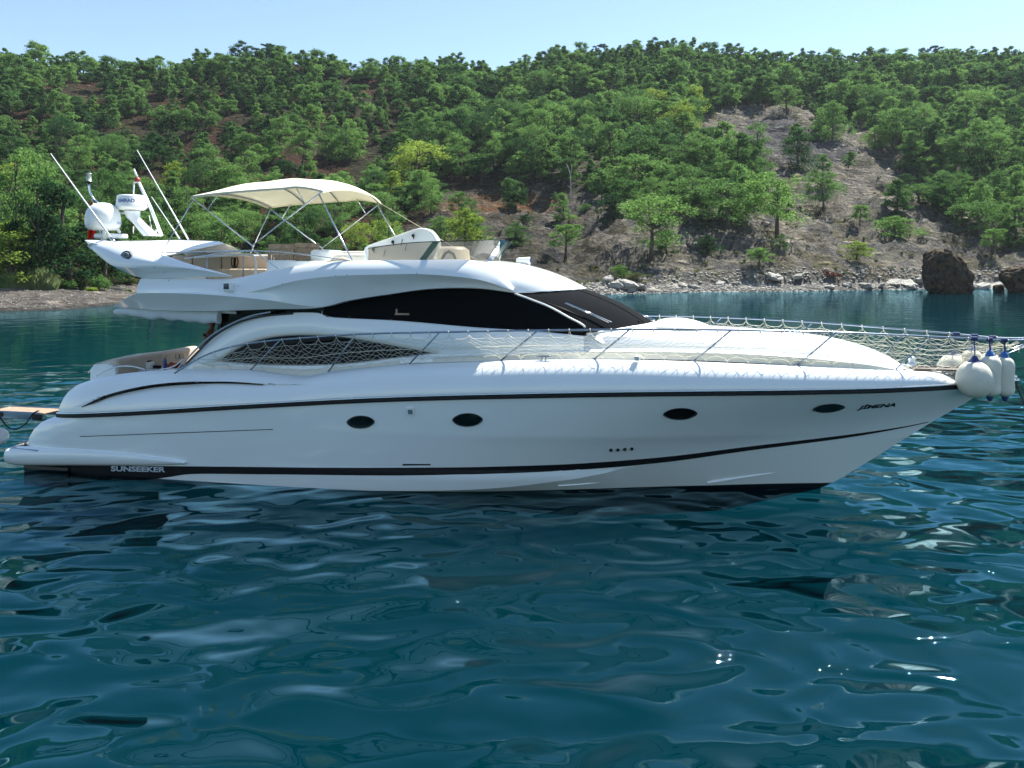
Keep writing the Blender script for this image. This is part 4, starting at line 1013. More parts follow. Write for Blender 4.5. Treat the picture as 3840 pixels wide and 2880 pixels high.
# cleats, vent, horn on deck
def cleat(sx0, sx1, st_, sb2, y, name='cleat', par=yacht):
    a, b_ = L(sx0, st_, y), L(sx1, st_, y); m = MB(); m.tube([a, lerp(a, b_, .2), lerp(a, b_, .8), b_], [.012, .02, .02, .012], 8)
    for k in (.38, .62): p = lerp(a, b_, k); q = L((sx0+sx1)/2, sb2, y); m.tube([p, (p[0], p[1], q[2])], .014, 8)
    return m.obj(name, CHROME, par)
cleat(2010, 2070, 1336, 1352, -2.0); cleat(84, 107, 1654, 1672, -2.0)
p = L(2388, 1343, -1.95); m = MB(); m.box((p[0]-.05, p[1]-.04, p[2]-.05), (p[0]+.05, p[1]+.05, p[2]+.04), bev=.01); dv = m.obj('deck_vent', WPL, yacht)
m = MB()
for i in range(3): m.box((p[0]-.035, p[1]-.044, p[2]-.03+i*.022), (p[0]+.035, p[1]-.035, p[2]-.022+i*.022))
m.obj('vent_louvre', CHROME, dv)
# bow gear
m = MB(); a = L(3420, 1372, -.1); m.box((a[0], -.35, a[2]-.06), (a[0]+1.1, .2, a[2]-.02), bev=.01); m.obj('anchor_locker_lid', DKWOOD, yacht)
m = MB()
for i in range(14):
    m.lathe((a[0]+.1+i*.085, -.12+.03*math.sin(i*2), a[2]+.0), [(.035, -.012), (.045, 0), (.035, .014), (.02, 0)], 8)
m.obj('deck_chain', CHAIN, yacht)
m = MB(); m.lathe((a[0]+.05, .12, a[2]-.03), [(.1, 0), (.1, .06), (.06, .1), (.09, .17), (.07, .2), (0, .2)], 16); m.obj('windlass', STEEL, yacht)
bt0 = (stem[-1][0], 0, zr(10.5)+.1); m = MB(); m.box((bt0[0]-.5, -.11, bt0[2]+.02), (bt0[0]+.42, .11, bt0[2]+.10), bev=.02); m.tube([(bt0[0]+.4, -.12, bt0[2]+.0), (bt0[0]+.4, .12, bt0[2]+.0)], .06, 12); m.obj('bow_roller', STEEL, yacht)
# swim platform with fairing
def plat():
    m = MB(); n = 60
    tp = [(25, 1684), (60, 1680), (150, 1681), (250, 1684), (350, 1690), (450, 1699), (560, 1714), (690, 1738)]
    bt_ = [(30, 1738), (60, 1744), (150, 1746), (250, 1746), (350, 1746), (450, 1746), (560, 1745), (690, 1742)]
    def yb(sx): return ip(sx, [(20, 2.3), (90, 2.36), (250, 2.40), (450, 2.42), (690, 2.40)])
    def hsafe(x, z): return ip(x, [(-11, 2.20), (-9.2, 2.30), (-6, 2.4)])
    T = spline([L(a, b_, -max(hsafe(L(a, b_, -2.3)[0], 0), hside(L(a, b_, -2.3)[0], .5)+.01)) for a, b_ in tp], n)
    B = spline([L(a, b_, -max(hsafe(L(a, b_, -2.3)[0], 0)-.05, hside(L(a, b_, -2.3)[0], .35)+.01)) for a, b_ in bt_], n)
    rows = []
    for t in range(9):
        q = t/8; row = []
        for i, (a, b_) in enumerate(zip(T, B)):
            p = lerp(a, b_, q); f = (1-i/(n-1))**.6; row.append((p[0]-.08*math.sin(math.pi*q)*(1 if i == 0 else 0)*0, p[1]-.10*f*math.sin(math.pi*q)**.6, p[2]))
        rows.append(row)
    Ti = [(p[0], p[1]+.12, p[2]+.015) for p in T]; Bi = [(p[0], p[1]+.3, p[2]) for p in B]
    m.both([Ti]+rows+[Bi])
    # slab between sides
    x0 = T[0][0]; k_ = next(i for i, p in enumerate(T) if p[0] > -8.9)
    e = [r[0] for r in [Ti]+rows+[Bi]]
    def rnd2(p, k): w_ = 1-2*k; return (p[0]-.10*(1-abs(w_)**6)**1.0, p[1]*w_, p[2])
    m.loft([[rnd2(p, k/20) for p in e] for k in range(21)])
    m.loft([[rnd2(Ti[0], k/20) for k in range(21)], [(Ti[k_][0], Ti[0][1]*(1-2*k/20), Ti[k_][2]) for k in range(21)]])
    m.loft([[rnd2(Bi[0], k/20) for k in range(21)], [(Bi[k_][0], Bi[0][1]*(1-2*k/20), Bi[k_][2]) for k in range(21)]])
    o = m.obj('swim_platform', GEL, yacht, sharp=50)
    mm = MB(); zt = Ti[0][2]+.004; mm.box((x0+.05, -2.0, zt), (x0+.95, 2.0, zt+.02), bev=.005); mm.obj('platform_teak', TEAKD, o)
    pd = MB(); P_ = [L(a, b_, y) for a, b_, y in ((38, 1672, -2.2), (84, 1664, -1.9), (148, 1676, -2.3), (140, 1679, -2.34), (40, 1677, -2.25))]
    P_ = [(p[0], p[1], zt+.022) for p in P_]; pd.add(P_, [tuple(range(5))]); pd.loft([P_+P_[:1], [(p[0], p[1], p[2]-.03) for p in P_+P_[:1]]]); pd.obj('platform_corner_pad', CHROME, o)
plat()
# dark underbody below platform
m = MB(); a = L(80, 1746, -2.15); m.box((a[0], -2.1, -.4), (-8.9, 2.1, a[2]+.01), bev=.03); m.obj('stern_underbody', ANTI, yacht, sharp=40)

# passerelle (gangway)
m = MB(); g0 = L(196, 1532, -.35); g1 = L(2, 1524, -.35)
zt = g0[2]; x1_, x0_ = g0[0]+.3, L(-30, 1528, -.9)[0]
m.box((x0_, -.95, zt-.02), (x1_, -.35, zt), bev=.005); pr = m.obj('passerelle', TEAKD, yacht, sharp=40)
m = MB(); 
for y in (-.99, -.33): m.box((x0_-.05, y, zt-.16), (x1_-.1, y+.05, zt+.02), bev=.012)
m.obj('passerelle_beam', mat('blue_grey_alloy', (.10, .15, .22), .35, metal=.6, var=.1), pr, sharp=40)
m = MB()
for i in range(16): x = x0_+(x1_-x0_)*(i+.5)/16; m.box((x-.035, -.94, zt), (x+.035, -.36, zt+.006))
m.obj('passerelle_tread', TEAK, pr, smooth=False)
m = MB(); m.box((x0_-.10, -1.0, zt-.12), (x0_+.42, -.99+.02, zt-.01), bev=.01); m.box((x1_-.3, -1.0, zt-.17), (x1_-.02, -.96, zt-.02), bev=.01); m.obj('passerelle_bracket', RUBB, pr)
m = MB(); m.tube(spline([L(-20, 1545, -1.0), L(5, 1572, -1.0), L(30, 1602, -1.0), L(60, 1609, -1.0), L(95, 1590, -1.0), (L(125, 1550, -1.0)), L(145, 1540, -1.0)], 30), .016, 8); m.tube(spline([L(90, 1558, -.4), L(115, 1570, -.4), L(150, 1574, -.4), L(172, 1572, -.4)], 14), .014, 8)
m.obj('passerelle_cable', RUBB, pr)

# ------------------------------------------------------------------ dinghy just behind the platform
dg_ = L(-235, 1775, -1.4); dz = 0
d_o = empty('dinghy', W((dg_[0], -1.2, 0)), -TH+R(8)); tag(d_o, 'small white dinghy with dark seat floating behind the swim platform, mostly cut off', 'dinghy')
m = MB(); pts = []
for i in range(33):
    a = -math.pi/2+math.pi*i/32; pts.append((.75*math.cos(a)+.55, .62*math.sin(a), .30+.05*math.cos(a)))
pts = [(-1.3, -.62, .28)]+pts+[(-1.3, .62, .28)]
m.tube(spline(pts, 60), [.21 if 0 < i < 59 else .08 for i in range(60)], 14); m.obj('tube', WPL, d_o)
m = MB(); m.box((-1.15, -.5, .06), (.9, .5, .16), bev=.03); m.obj('floor', GREYT, d_o, sharp=40)
m = MB(); m.box((-.5, -.45, .30), (-.1, .45, .52), bev=.04); m.box((.2, -.3, .25), (.8, .3, .56), bev=.05); m.obj('seat', mat('dark_grey_vinyl', (.05, .055, .075), .5, var=.1), d_o, sharp=40)

# ------------------------------------------------------------------ fenders hung from the bow rail
def fender(kind, sx, st_, sb2, wpx, mirror, label):
    # st_/sb2: top and bottom in the photo for the near side; far ones mirror the near ones
    x0 = LS(sx, 1270, rh)[0]; r_ = rnear(x0); y = r_[1]-.10
    top_ = L(sx, st_, y); bot = L(sx, sb2, y); rad_ = (L(sx+wpx/2, st_, y)[0]-top_[0]); h = top_[2]-bot[2]
    org = (top_[0], y, bot[2])
    if mirror: org = (org[0], -org[1]*1.0+.0, org[2])
    e = empty('fender', W(org), -TH); tag(e, label, 'fender', 'fenders hung from the bow rail')
    m = MB(); n = 48
    if kind == 'ball':
        prof = [(0, .0)]
        for i in range(1, 24):
            a = math.pi*i/24; prof.append((rad_*math.sin(a)**.92*(1 if a > 1.57 else 1), h/2-h/2*math.cos(a)))
        prof.append((.06, h))
    else:
        prof = [(0, 0), (rad_*.45, .01)]
        for i in range(1, 9): a = i/8*math.pi/2; prof.append((rad_*(.45+.55*math.sin(a)), .02+h*.17*(1-math.cos(a))))
        for i in range(1, 5): prof.append((rad_*(1-.03*math.sin(i)), h*(.19+.6*i/4)))
        for i in range(1, 9): a = i/8*math.pi/2; prof.append((rad_*(.30+.70*math.cos(a)), h*(.79+.2*math.sin(a))))
    rows = []
    for (r0_, z) in prof:
        pk = max(0, 1-min(abs(z), abs(h-z))/(h*.28)); row = []
        for k in range(n):
            a = 2*math.pi*k/n; rr_ = r0_*(1+.03*pk*math.sin(a*11+2*math.sin(a*3)))
            row.append((rr_*math.cos(a), rr_*math.sin(a), z))
        rows.append(row)
    m.loft(rows, close=True); m.obj('fender_cover', FEND, e)
    m = MB(); m.lathe((0, 0, h-.03), [(rad_*.42 if kind == 'ball' else rad_*.5, -.005), (.07, .06), (.045, .11), (.03, .13), (0, .135)], 20); m.obj('fender_cap', BLUE if kind != 'ball' else NAVY, e)
    if kind != 'ball':
        m = MB(); m.lathe((0, 0, -.09), [(0, 0), (.03, 0), (.05, .04), (.075, .11)], 14); m.obj('fender_tail', NAVY, e)
    rz_ = r_[2]-bot[2]; ry = (r_[1]-y)*(1 if not mirror else -1); m = MB(); rx = r_[0]-top_[0]
    m.tube([(0, 0, h+.08), (rx*.3+.008, ry*.4, (h+rz_)/2), (rx*.6, ry, rz_)], .010 if kind == 'ball' else .016, 8)
    for i in range(5): 
        x = rx*.6-.05+i*.025; m.tube([(x+.028*math.cos(t)*.2, ry+.034*math.cos(t), rz_+.034*math.sin(t)) for t in np.linspace(0, 2*math.pi, 12)], .014, 6)
    m.obj('fender_line', NAVY, e)
fender('ball', 3655, 1353, 1492, 142, False, 'round cream ball fender, largest of those on the near bow rail')
fender('cyl', 3712, 1333, 1486, 84, False, 'long cream fender hanging just right of the round ball fender')
fender('cyl', 3768, 1338, 1487, 72, False, 'long cream fender at the right end of the near bow rail')
fender('ball', 3655, 1353, 1492, 142, True, 'round cream ball fender seen through the net on the far bow rail')
fender('cyl', 3712, 1333, 1486, 84, True, 'long cream fender on the far bow rail, behind the near ones')
fender('cyl', 3768, 1338, 1487, 72, True, 'long cream fender at the forward end of the far bow rail')
# anchor chain
c0_ = (bt0[0]+.42, 0, bt0[2]-.02); c1_ = (13.2, -.15, -.4)
e = empty('anchor_chain', W(c0_), -TH); tag(e, 'dark rusty anchor chain hanging from the bow roller into the water', 'chain')
m = MB(); P = spline([(0, 0, 0), (.12, -.02, -.35), (.45, -.05, -1.3), (.85, -.1, -2.6)], 75)
for i in range(74):
    a, b_ = Vector(P[i]), Vector(P[i+1]); d = (b_-a).normalized(); s1 = d.cross(Vector((0, 1, 0))).normalized(); s2 = d.cross(s1)
    s_ = s1 if i % 2 else s2; c = (a+b_)/2; l_ = (b_-a).length*.75
    m.tube([c+d*l_*math.cos(t)+s_*.02*math.sin(t) for t in np.linspace(0, 2*math.pi, 9)], .008, 5, cap=False)
m.obj('chain_links', CHAIN, e)

# ------------------------------------------------------------------ person standing in the shaded cockpit
def person(loc, rz, label):
    root = empty('person', loc, rz); tag(root, label, 'person')
    V = []; E_ = []; Rr = []
    def v(p, r, par=None):
        V.append(p); Rr.append(r)
        if par is not None: E_.append((par, len(V)-1))
        return len(V)-1
    pel = v((0, 0, .95), .135); ab = v((.01, 0, 1.10), .125, pel); ch = v((-.02, 0, 1.28), .15, ab); uc = v((-.03, 0, 1.42), .13, ch); nk = v((0, 0, 1.52), .058, uc); hd0 = v((.02, 0, 1.60), .07, nk); hd1 = v((.02, 0, 1.68), .088, hd0); hd2 = v((.01, 0, 1.76), .075, hd1)
    for s in (1, -1):
        hp = v((0, s*.10, .90), .095, pel); kn = v((.03, s*.11, .50), .060, hp); ak = v((0, s*.11, .09), .040, kn); ft_ = v((.06, s*.12, .04), .035, ak); v((.19, s*.13, .025), .026, ft_)
        sh_ = v((-.03, s*.16, 1.41), .065, uc); sh2 = v((-.02, s*.205, 1.36), .055, sh_); el = v((-.06, s*.25, 1.10), .040, sh2); wr = v((.10, s*.22, .88), .026, el); pm = v((.15, s*.21, .83), .030, wr); p2 = v((.18, s*.205, .80), .030, pm)
        for q, (dy, ln) in enumerate(((-.03, .065), (-.01, .078), (.01, .074), (.028, .06))):
            f1 = v((.20, s*.205+dy, .775), .010, p2); f2 = v((.20+ln*.5, s*.205+dy, .75), .009, f1); v((.195+ln*.6, s*.205+dy, .72), .008, f2)
        t1 = v((.165, s*.205-s*.035, .80), .011, pm); v((.195, s*.205-s*.05, .77), .009, t1)
    me = bpy.data.meshes.new('body'); me.from_pydata(V, E_, []); o = bpy.data.objects.new('body', me); COL.objects.link(o); o.parent = root
    md = o.modifiers.new('skin', 'SKIN'); 
    for i, sv in enumerate(me.skin_vertices[0].data): sv.radius = (Rr[i], Rr[i])
    me.skin_vertices[0].data[0].use_root = True
    for i, sv in enumerate(me.skin_vertices[0].data):
        if i in (0, 1, 2, 3): sv.radius = (Rr[i]*1.15, Rr[i]*.85)
    md.use_smooth_shade = True; sb = o.modifiers.new('sub', 'SUBSURF'); sb.levels = 2; sb.render_levels = 2; me.materials.append(SKIN)
    m = MB(); bm = bmesh.new(); bmesh.ops.create_uvsphere(bm, u_segments=20, v_segments=12, radius=1)
    for vv in bm.verts: vv.co = Vector((.0+vv.co.x*.105-.012, vv.co.y*.092, 1.735+vv.co.z*.10-(0.03 if vv.co.x < 0 else -.025)*abs(vv.co.x)))
    m.bm(bm); m.obj('hair', HAIR, root)
    m = MB(); m.lathe((.10, 0, 1.66), [(0, -.02), (.014, -.015), (.010, .02), (0, .03)], 8)
    for s in (1, -1): m.lathe((.092, s*.032, 1.695), [(0, -.01), (.012, 0), (0, .01)], 8)
    m.obj('face', SKIN, root)
    m = MB(); m.lathe((0, 0, .62), [(.20, 0), (.19, .15), (.165, .38), (.15, .40)], 24); 
    m.v = [(x*.85, y, z) for x, y, z in m.v]; m.obj('shorts', NAVY, root)
pp_ = L(787, 1230, -.35)
person(W((pp_[0]+.04, -.35, zc0+.02)), -TH, 'person with bare tanned shoulders standing in the shade at the saloon door')

# ================================================================== THE PLACE
def pip(x, y, poly):
    c = False; j = len(poly)-1
    for i in range(len(poly)):
        xi, yi = poly[i]; xj, yj = poly[j]
        if (yi > y) != (yj > y) and x < (xj-xi)*(y-yi)/(yj-yi)+xi: c = not c
        j = i
    return c
# ------------------------------------------------------------------ sea
def sea():
    m = MB(); m.box((-2500, -2500, -16), (2500, 2500, 0)); W_ = bpy.data.materials.new('sea_water'); W_.use_nodes = True; ns, ls = gn(W_); ns.clear()
    g = ns.new('ShaderNodeNewGeometry'); mp = ns.new('ShaderNodeMapping'); mp.inputs['Rotation'].default_value = (0, 0, R(-14)); mp.inputs['Scale'].default_value = (.70, 1.0, 1)
    ls.new(g.outputs['Position'], mp.inputs[0])
    def noi(sc, det, rg=.5, dist=0, src=mp):
        n = ns.new('ShaderNodeTexNoise'); n.inputs['Scale'].default_value = sc; n.inputs['Detail'].default_value = det; n.inputs['Roughness'].default_value = rg; n.inputs['Distortion'].default_value = dist
        ls.new(src.outputs[0], n.inputs['Vector']); return n.outputs['Fac']
    def mth(op, a, b_, c=None):
        n = ns.new('ShaderNodeMath'); n.operation = op
        for i, v in enumerate((a, b_, c)):
            if v is None: continue
            if isinstance(v, (int, float)): n.inputs[i].default_value = v
            else: ls.new(v, n.inputs[i])
        return n.outputs[0]
    def mrange(v, a, b_, c, d):
        n = ns.new('ShaderNodeMapRange'); n.interpolation_type = 'SMOOTHSTEP'
        for i, x in enumerate((a, b_, c, d)): n.inputs[i+1].default_value = x
        ls.new(v, n.inputs[0]); return n.outputs[0]
    h1 = noi(.50, .4, .3, .4); h2 = noi(1.35, .5, .3, .7); h3 = noi(5.5, 2, .5, .4)
    sp = ns.new('ShaderNodeSeparateXYZ'); ls.new(g.outputs['Position'], sp.inputs[0])
    far = mrange(sp.outputs[1], 14, 60, 0, 1); gust = mrange(noi(.02, 2, .5), .5, .62, 0, 1)
    hs = mth('MULTIPLY', mth('ADD', mth('MULTIPLY', h1, WAVE[0]), mth('MULTIPLY', h2, WAVE[1])), mrange(sp.outputs[1], 13, 42, 1, .05))
    hs = mth('ADD', hs, mth('MULTIPLY', h3, mth('ADD', WAVE[2], mth('MULTIPLY', far, mth('ADD', WAVE[3], mth('MULTIPLY', gust, WAVE[4]))))))
    bp = ns.new('ShaderNodeBump'); bp.inputs['Strength'].default_value = 1; bp.inputs['Distance'].default_value = 1; ls.new(hs, bp.inputs['Height'])
    fr = ns.new('ShaderNodeFresnel'); fr.inputs[0].default_value = 1.333; ls.new(bp.outputs[0], fr.inputs['Normal'])
    gl = ns.new('ShaderNodeBsdfGlossy'); gl.inputs['Roughness'].default_value = .012; gl.inputs[0].default_value = (.46, .80, .95, 1); ls.new(bp.outputs[0], gl.inputs['Normal'])
    tr = ns.new('ShaderNodeBsdfTransparent'); mx = ns.new('ShaderNodeMixShader'); ls.new(fr.outputs[0], mx.inputs[0]); ls.new(tr.outputs[0], mx.inputs[1]); ls.new(gl.outputs[0], mx.inputs[2])
    o_ = ns.new('ShaderNodeOutputMaterial'); ls.new(mx.outputs[0], o_.inputs['Surface'])
    # the body of the water: green blue scattering, red light absorbed
    vs = ns.new('ShaderNodeVolumeScatter'); vs.inputs['Color'].default_value = SCAT; vs.inputs['Density'].default_value = DENS; vs.inputs['Anisotropy'].default_value = 0
    va = ns.new('ShaderNodeVolumeAbsorption'); va.inputs['Color'].default_value = ABSC; va.inputs['Density'].default_value = DENS*1.15
    ad = ns.new('ShaderNodeAddShader'); ls.new(vs.outputs[0], ad.inputs[0]); ls.new(va.outputs[0], ad.inputs[1]); ls.new(ad.outputs[0], o_.inputs['Volume'])
    o = m.obj('water', W_, None, smooth=False); tag(o, 'clear blue green sea with smooth ripples filling the cove', None, None, 'structure')
WAVE = (.60, .27, .0015, .0008, .006); DENS = .42
SCAT = (.0001, .046, .064, 1); ABSC = (.2, .62, .66, 1)
sea()

# ------------------------------------------------------------------ terrain
SHt = smoothtab([(-400, 70), (-200, 76), (0, 81), (60, 84), (130, 97), (200, 109), (300, 118), (400, 122), (590, 126), (700, 137), (800, 142), (900, 152), (960, 158), (1024, 158), (1224, 166), (1500, 175)])
RVt = [(-400, 70), (-100, 66), (0, 68), (50, 66), (93, 75), (140, 74), (185, 70), (213, 66), (250, 63), (280, 61), (324, 71), (343, 75), (417, 72), (463, 73), (490, 78), (528, 70), (555, 62), (602, 58), (671, 53), (713, 60), (787, 66), (856, 66), (905, 63), (917, 76), (926, 66), (972, 60), (1024, 64), (1200, 60), (1500, 70)]
RYt = [(-400, 320), (0, 330), (300, 350), (512, 380), (700, 400), (1024, 420), (1500, 440)]
def nz(x, y, z, s): return noise.noise(Vector((x*s, y*s, z*s)))
CL = [(2540, 560), (2620, 440), (2760, 400), (2990, 395), (3220, 465), (3340, 545), (3400, 625), (3460, 700), (3530, 800), (3620, 880), (3840, 960), (4100, 1000), (4100, 1120), (1500, 1120), (1500, 860), (1640, 800), (1650, 720), (2040, 715), (2300, 760), (2700, 880), (2900, 760), (2800, 640)]
CLs = [(x/3.75, y/3.75) for x, y in CL]
def base_v(u, Y):
    ys, yr = ip(u, SHt), ip(u, RYt); return ys, yr
def tz(u, Y, fine=True):
    ys, yr = ip(u, SHt), ip(u, RYt); X = (u-512)/F*Y
    d = Y-ys
    bw_ = 13 if u < 170 else (13-(u-170)/60*9 if u < 230 else 4)
    if d < 0: return max(-6, d*.16)
    bh = 1.9 if u < 170 else 1.2
    if d < bw_: z = bh*(d/bw_)**.8; return z+(.06*nz(X, Y, 0, .5) if fine else 0)
    y0 = ys+bw_; t = (Y-y0)/(yr-y0); v0 = VH-(bh-H)*F/y0; vr = ip(u, RVt)
    ex = .82 if u < 560 else max(.58, .82-(u-560)/200*.24)
    if t <= 1:
        v = v0+(vr-v0)*t**ex; z = H+(VH-v)*Y/F
        e = min(1, t*6)*min(1, (1-t)*3+.0)
        z += e*(5.5*nz(X, Y, 3, .021)+3.0*nz(X, Y, 9, .05)+1.3*nz(X, Y, 5, .12))
        if fine:
            vv = VH+(H-z)*F/Y; c = 1 if pip(u, vv, CLs) else .35
            gul = 1-abs(noise.noise(Vector((X*.055+3, Y*.012, 2.2)))); z += (3.2*(gul-.75)*min(1, t*12)*min(1, (1-t)*4)) if c == 1 else 0; rd = 1-abs(noise.noise(Vector((X*.10+z*.05, Y*.12, z*.22)))); z += min(1, t*20)*c*(4.6*(rd-.8)+1.9*(1-abs(nz(X, Y, z, .4)))-1.7+.8*abs(nz(X, Y, z, 1.0)))
    else:
        z = H+(VH-vr)*yr/F-(Y-yr)*.22+2*nz(X, Y, 3, .05)*min(1, (t-1)*5)
    return z
def wpt(u, Y, z=None): return ((u-512)/F*Y, Y, tz(u, Y, False) if z is None else z)
us = list(np.arange(-420, 1500, 3.2)); nY = 300
m = MB(); rows = []
import functools
for j in range(nY):
    q = j/(nY-1); row = []
    for u in us:
        ys, yr = ip(u, SHt), ip(u, RYt)
        Y = ys-14+ (yr-ys+14)*(q/.9)**1.25 if q < .9 else yr+(q-.9)*10*120
        row.append((u, Y))
    rows.append(row)
HZ = [[tz(u, Y) for u, Y in row] for row in rows]
m.loft([[((u-512)/F*Y, Y, HZ[j][i]) for i, (u, Y) in enumerate(row)] for j, row in enumerate(rows)])
TM = bpy.data.materials.new('hillside_earth'); TM.use_nodes = True; ns, ls = gn(TM); b = ns['Principled BSDF']; b.inputs['Roughness'].default_value = .95; sock(b, 'Specular IOR Level').default_value = .1
at = ns.new('ShaderNodeVertexColor'); at.layer_name = 'Col'
g = ns.new('ShaderNodeNewGeometry')
n1 = ns.new('ShaderNodeTexNoise'); n1.inputs['Scale'].default_value = .9; n1.inputs['Detail'].default_value = 8; n1.inputs['Roughness'].default_value = .7; ls.new(g.outputs['Position'], n1.inputs['Vector'])
cr = ns.new('ShaderNodeValToRGB'); e = cr.color_ramp.elements; e[0].position = .34; e[0].color = (.35, .35, .36, 1); e[1].position = .66; e[1].color = (1.55, 1.5, 1.42, 1); ls.new(n1.outputs['Fac'], cr.inputs[0])
mu = ns.new('ShaderNodeMixRGB'); mu.blend_type = 'MULTIPLY'; mu.inputs[0].default_value = 1; ls.new(at.outputs['Color'], mu.inputs[1]); ls.new(cr.outputs[0], mu.inputs[2]); 
mpr = ns.new('ShaderNodeMapping'); mpr.inputs['Rotation'].default_value = (R(20), R(38), R(10)); mpr.inputs['Scale'].default_value = (.35, .35, 1.5); ls.new(g.outputs['Position'], mpr.inputs[0])
n4 = ns.new('ShaderNodeTexNoise'); n4.noise_type = 'RIDGED_MULTIFRACTAL'; n4.inputs['Scale'].default_value = .62; n4.inputs['Detail'].default_value = 9; ls.new(mpr.outputs[0], n4.inputs['Vector'])
c4 = ns.new('ShaderNodeValToRGB'); e = c4.color_ramp.elements; e[0].position = .16; e[0].color = (.26, .26, .28, 1); e[1].position = .62; e[1].color = (1.25, 1.22, 1.16, 1); ls.new(n4.outputs['Fac'], c4.inputs[0])
mu4 = ns.new('ShaderNodeMixRGB'); mu4.blend_type = 'MULTIPLY'; mu4.inputs[0].default_value = .85; ls.new(mu.outputs[0], mu4.inputs[1]); ls.new(c4.outputs[0], mu4.inputs[2]); ls.new(mu4.outputs[0], b.inputs['Base Color'])
hh4 = ns.new('ShaderNodeMath'); hh4.operation = 'MULTIPLY_ADD'; hh4.inputs[1].default_value = .7; ls.new(n4.outputs['Fac'], hh4.inputs[0]); ls.new(n1.outputs['Fac'], hh4.inputs[2])
bp = ns.new('ShaderNodeBump'); bp.inputs['Strength'].default_value = 1; bp.inputs['Distance'].default_value = 2.2; ls.new(hh4.outputs[0], bp.inputs['Height']); ls.new(bp.outputs[0], b.inputs['Normal'])
terr = m.obj('hillside', TM, None, weld=False); tag(terr, 'steep pine covered hillside with red earth and grey scree above the shore', None, None, 'structure')
def sm(a, b_, x): x = min(1, max(0, (x-a)/(b_-a))); return x*x*(3-2*x)
def mixc(a, b_, t): return tuple(a[i]+(b_[i]-a[i])*t for i in range(3))
cols = np.zeros((len(rows)*len(us), 4), np.float32); k = 0
ORP = [(1640, 770), (1700, 740), (1900, 715), (2090, 740), (2090, 790), (1800, 800), (1650, 800)]; ORP = [(a/3.75, b_/3.75) for a, b_ in ORP]
DKR = [(2780, 450), (2960, 440), (3110, 520), (3200, 560), (3150, 620), (2950, 620), (2800, 570)]; DKR = [(a/3.75, b_/3.75) for a, b_ in DKR]
for j, row in enumerate(rows):
    for i, (u, Y) in enumerate(row):
        z = HZ[j][i]; X = (u-512)/F*Y; v = VH+(H-z)*F/Y; ys = ip(u, SHt); d = Y-ys
        nn = nz(X, Y, z, .06); n2 = nz(X, Y, z, .25); n3 = nz(X+50, Y, z, .13)
        left = mixc((.15, .075, .042), (.115, .10, .055), sm(-.2, .3, nn))      # red-brown earth, dry scrub
        right = mixc((.19, .175, .115), (.24, .235, .185), sm(-.2, .3, nn+n2*.4))  # tan grass, grey scree
        c = mixc(left, right, sm(380, 620, u+60*n3))
        c = mixc(c, (.07, .085, .035), .55*sm(.0, .35, n3))
        if pip(u, v, CLs): c = mixc(right, (.31, .285, .235), sm(-.3, .3, n2+n3)); c = mixc(c, (.15, .15, .15), .8*sm(.12, .4, nz(X, Y, z*3, .18)))
        if pip(u, v, DKR): c = mixc((.12, .12, .125), (.19, .18, .17), sm(-.2, .3, n2))
        if pip(u, v, ORP): c = mixc((.34, .17, .08), (.36, .28, .18), sm(-.2, .3, n2))
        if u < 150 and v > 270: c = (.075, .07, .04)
        bwid = 13 if u < 170 else (13-(u-170)/60*9 if u < 230 else 4)
        if d < bwid: c = mixc((.55, .50, .43), (.44, .41, .36), sm(-.4, .4, n2)) if u < 300 else mixc((.42, .41, .38), (.27, .26, .24), sm(-.3, .3, n2))
        if d < .9: c = tuple(q*.55 for q in c)
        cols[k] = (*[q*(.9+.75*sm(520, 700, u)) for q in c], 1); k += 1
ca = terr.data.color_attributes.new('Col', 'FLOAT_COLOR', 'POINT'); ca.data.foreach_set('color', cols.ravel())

def hit(u, v):  # ground point seen at picture position u, v
    ys, yr = ip(u, SHt), ip(u, RYt); Y = ys+.5; last = None
    while Y < yr+5:
        z = tz(u, Y, False); vv = VH+(H-z)*F/Y
        if vv <= v: return Y, z
        Y += .8 if Y < ys+25 else 1.6
    return None

# ------------------------------------------------------------------ pines
def leafmat(name, c0, c1):
    m = bpy.data.materials.new(name); m.use_nodes = True; t, l = gn(m); t.clear()
    o = t.new('ShaderNodeOutputMaterial'); d = t.new('ShaderNodeBsdfDiffuse'); tr = t.new('ShaderNodeBsdfTranslucent'); mx = t.new('ShaderNodeMixShader'); mx.inputs[0].default_value = .52
    oi = t.new('ShaderNodeObjectInfo'); g = t.new('ShaderNodeNewGeometry'); n = t.new('ShaderNodeTexNoise'); n.inputs['Scale'].default_value = .9; n.inputs['Detail'].default_value = 3; l.new(g.outputs['Position'], n.inputs['Vector'])
    ad = t.new('ShaderNodeMath'); ad.operation = 'ADD'; l.new(oi.outputs['Random'], ad.inputs[0]); l.new(n.outputs['Fac'], ad.inputs[1])
    ad3 = t.new('ShaderNodeMath'); ad3.operation = 'MULTIPLY_ADD'; ad3.inputs[1].default_value = .35; l.new(g.outputs['Random Per Island'], ad3.inputs[0]); l.new(ad.outputs[0], ad3.inputs[2])
    ad2 = t.new('ShaderNodeMath'); ad2.operation = 'MULTIPLY_ADD'; ad2.inputs[1].default_value = .62; ad2.inputs[2].default_value = -.22; l.new(ad3.outputs[0], ad2.inputs[0])
    r = t.new('ShaderNodeMixRGB'); r.inputs[1].default_value = (*c0, 1); r.inputs[2].default_value = (*c1, 1); l.new(ad2.outputs[0], r.inputs[0]); ad2.use_clamp = True
    l.new(r.outputs[0], d.inputs[0]); l.new(r.outputs[0], tr.inputs[0]); l.new(d.outputs[0], mx.inputs[1]); l.new(tr.outputs[0], mx.inputs[2]); l.new(mx.outputs[0], o.inputs[0]); return m
LEAF = leafmat('pine_needles', (.050, .122, .040), (.20, .345, .09))
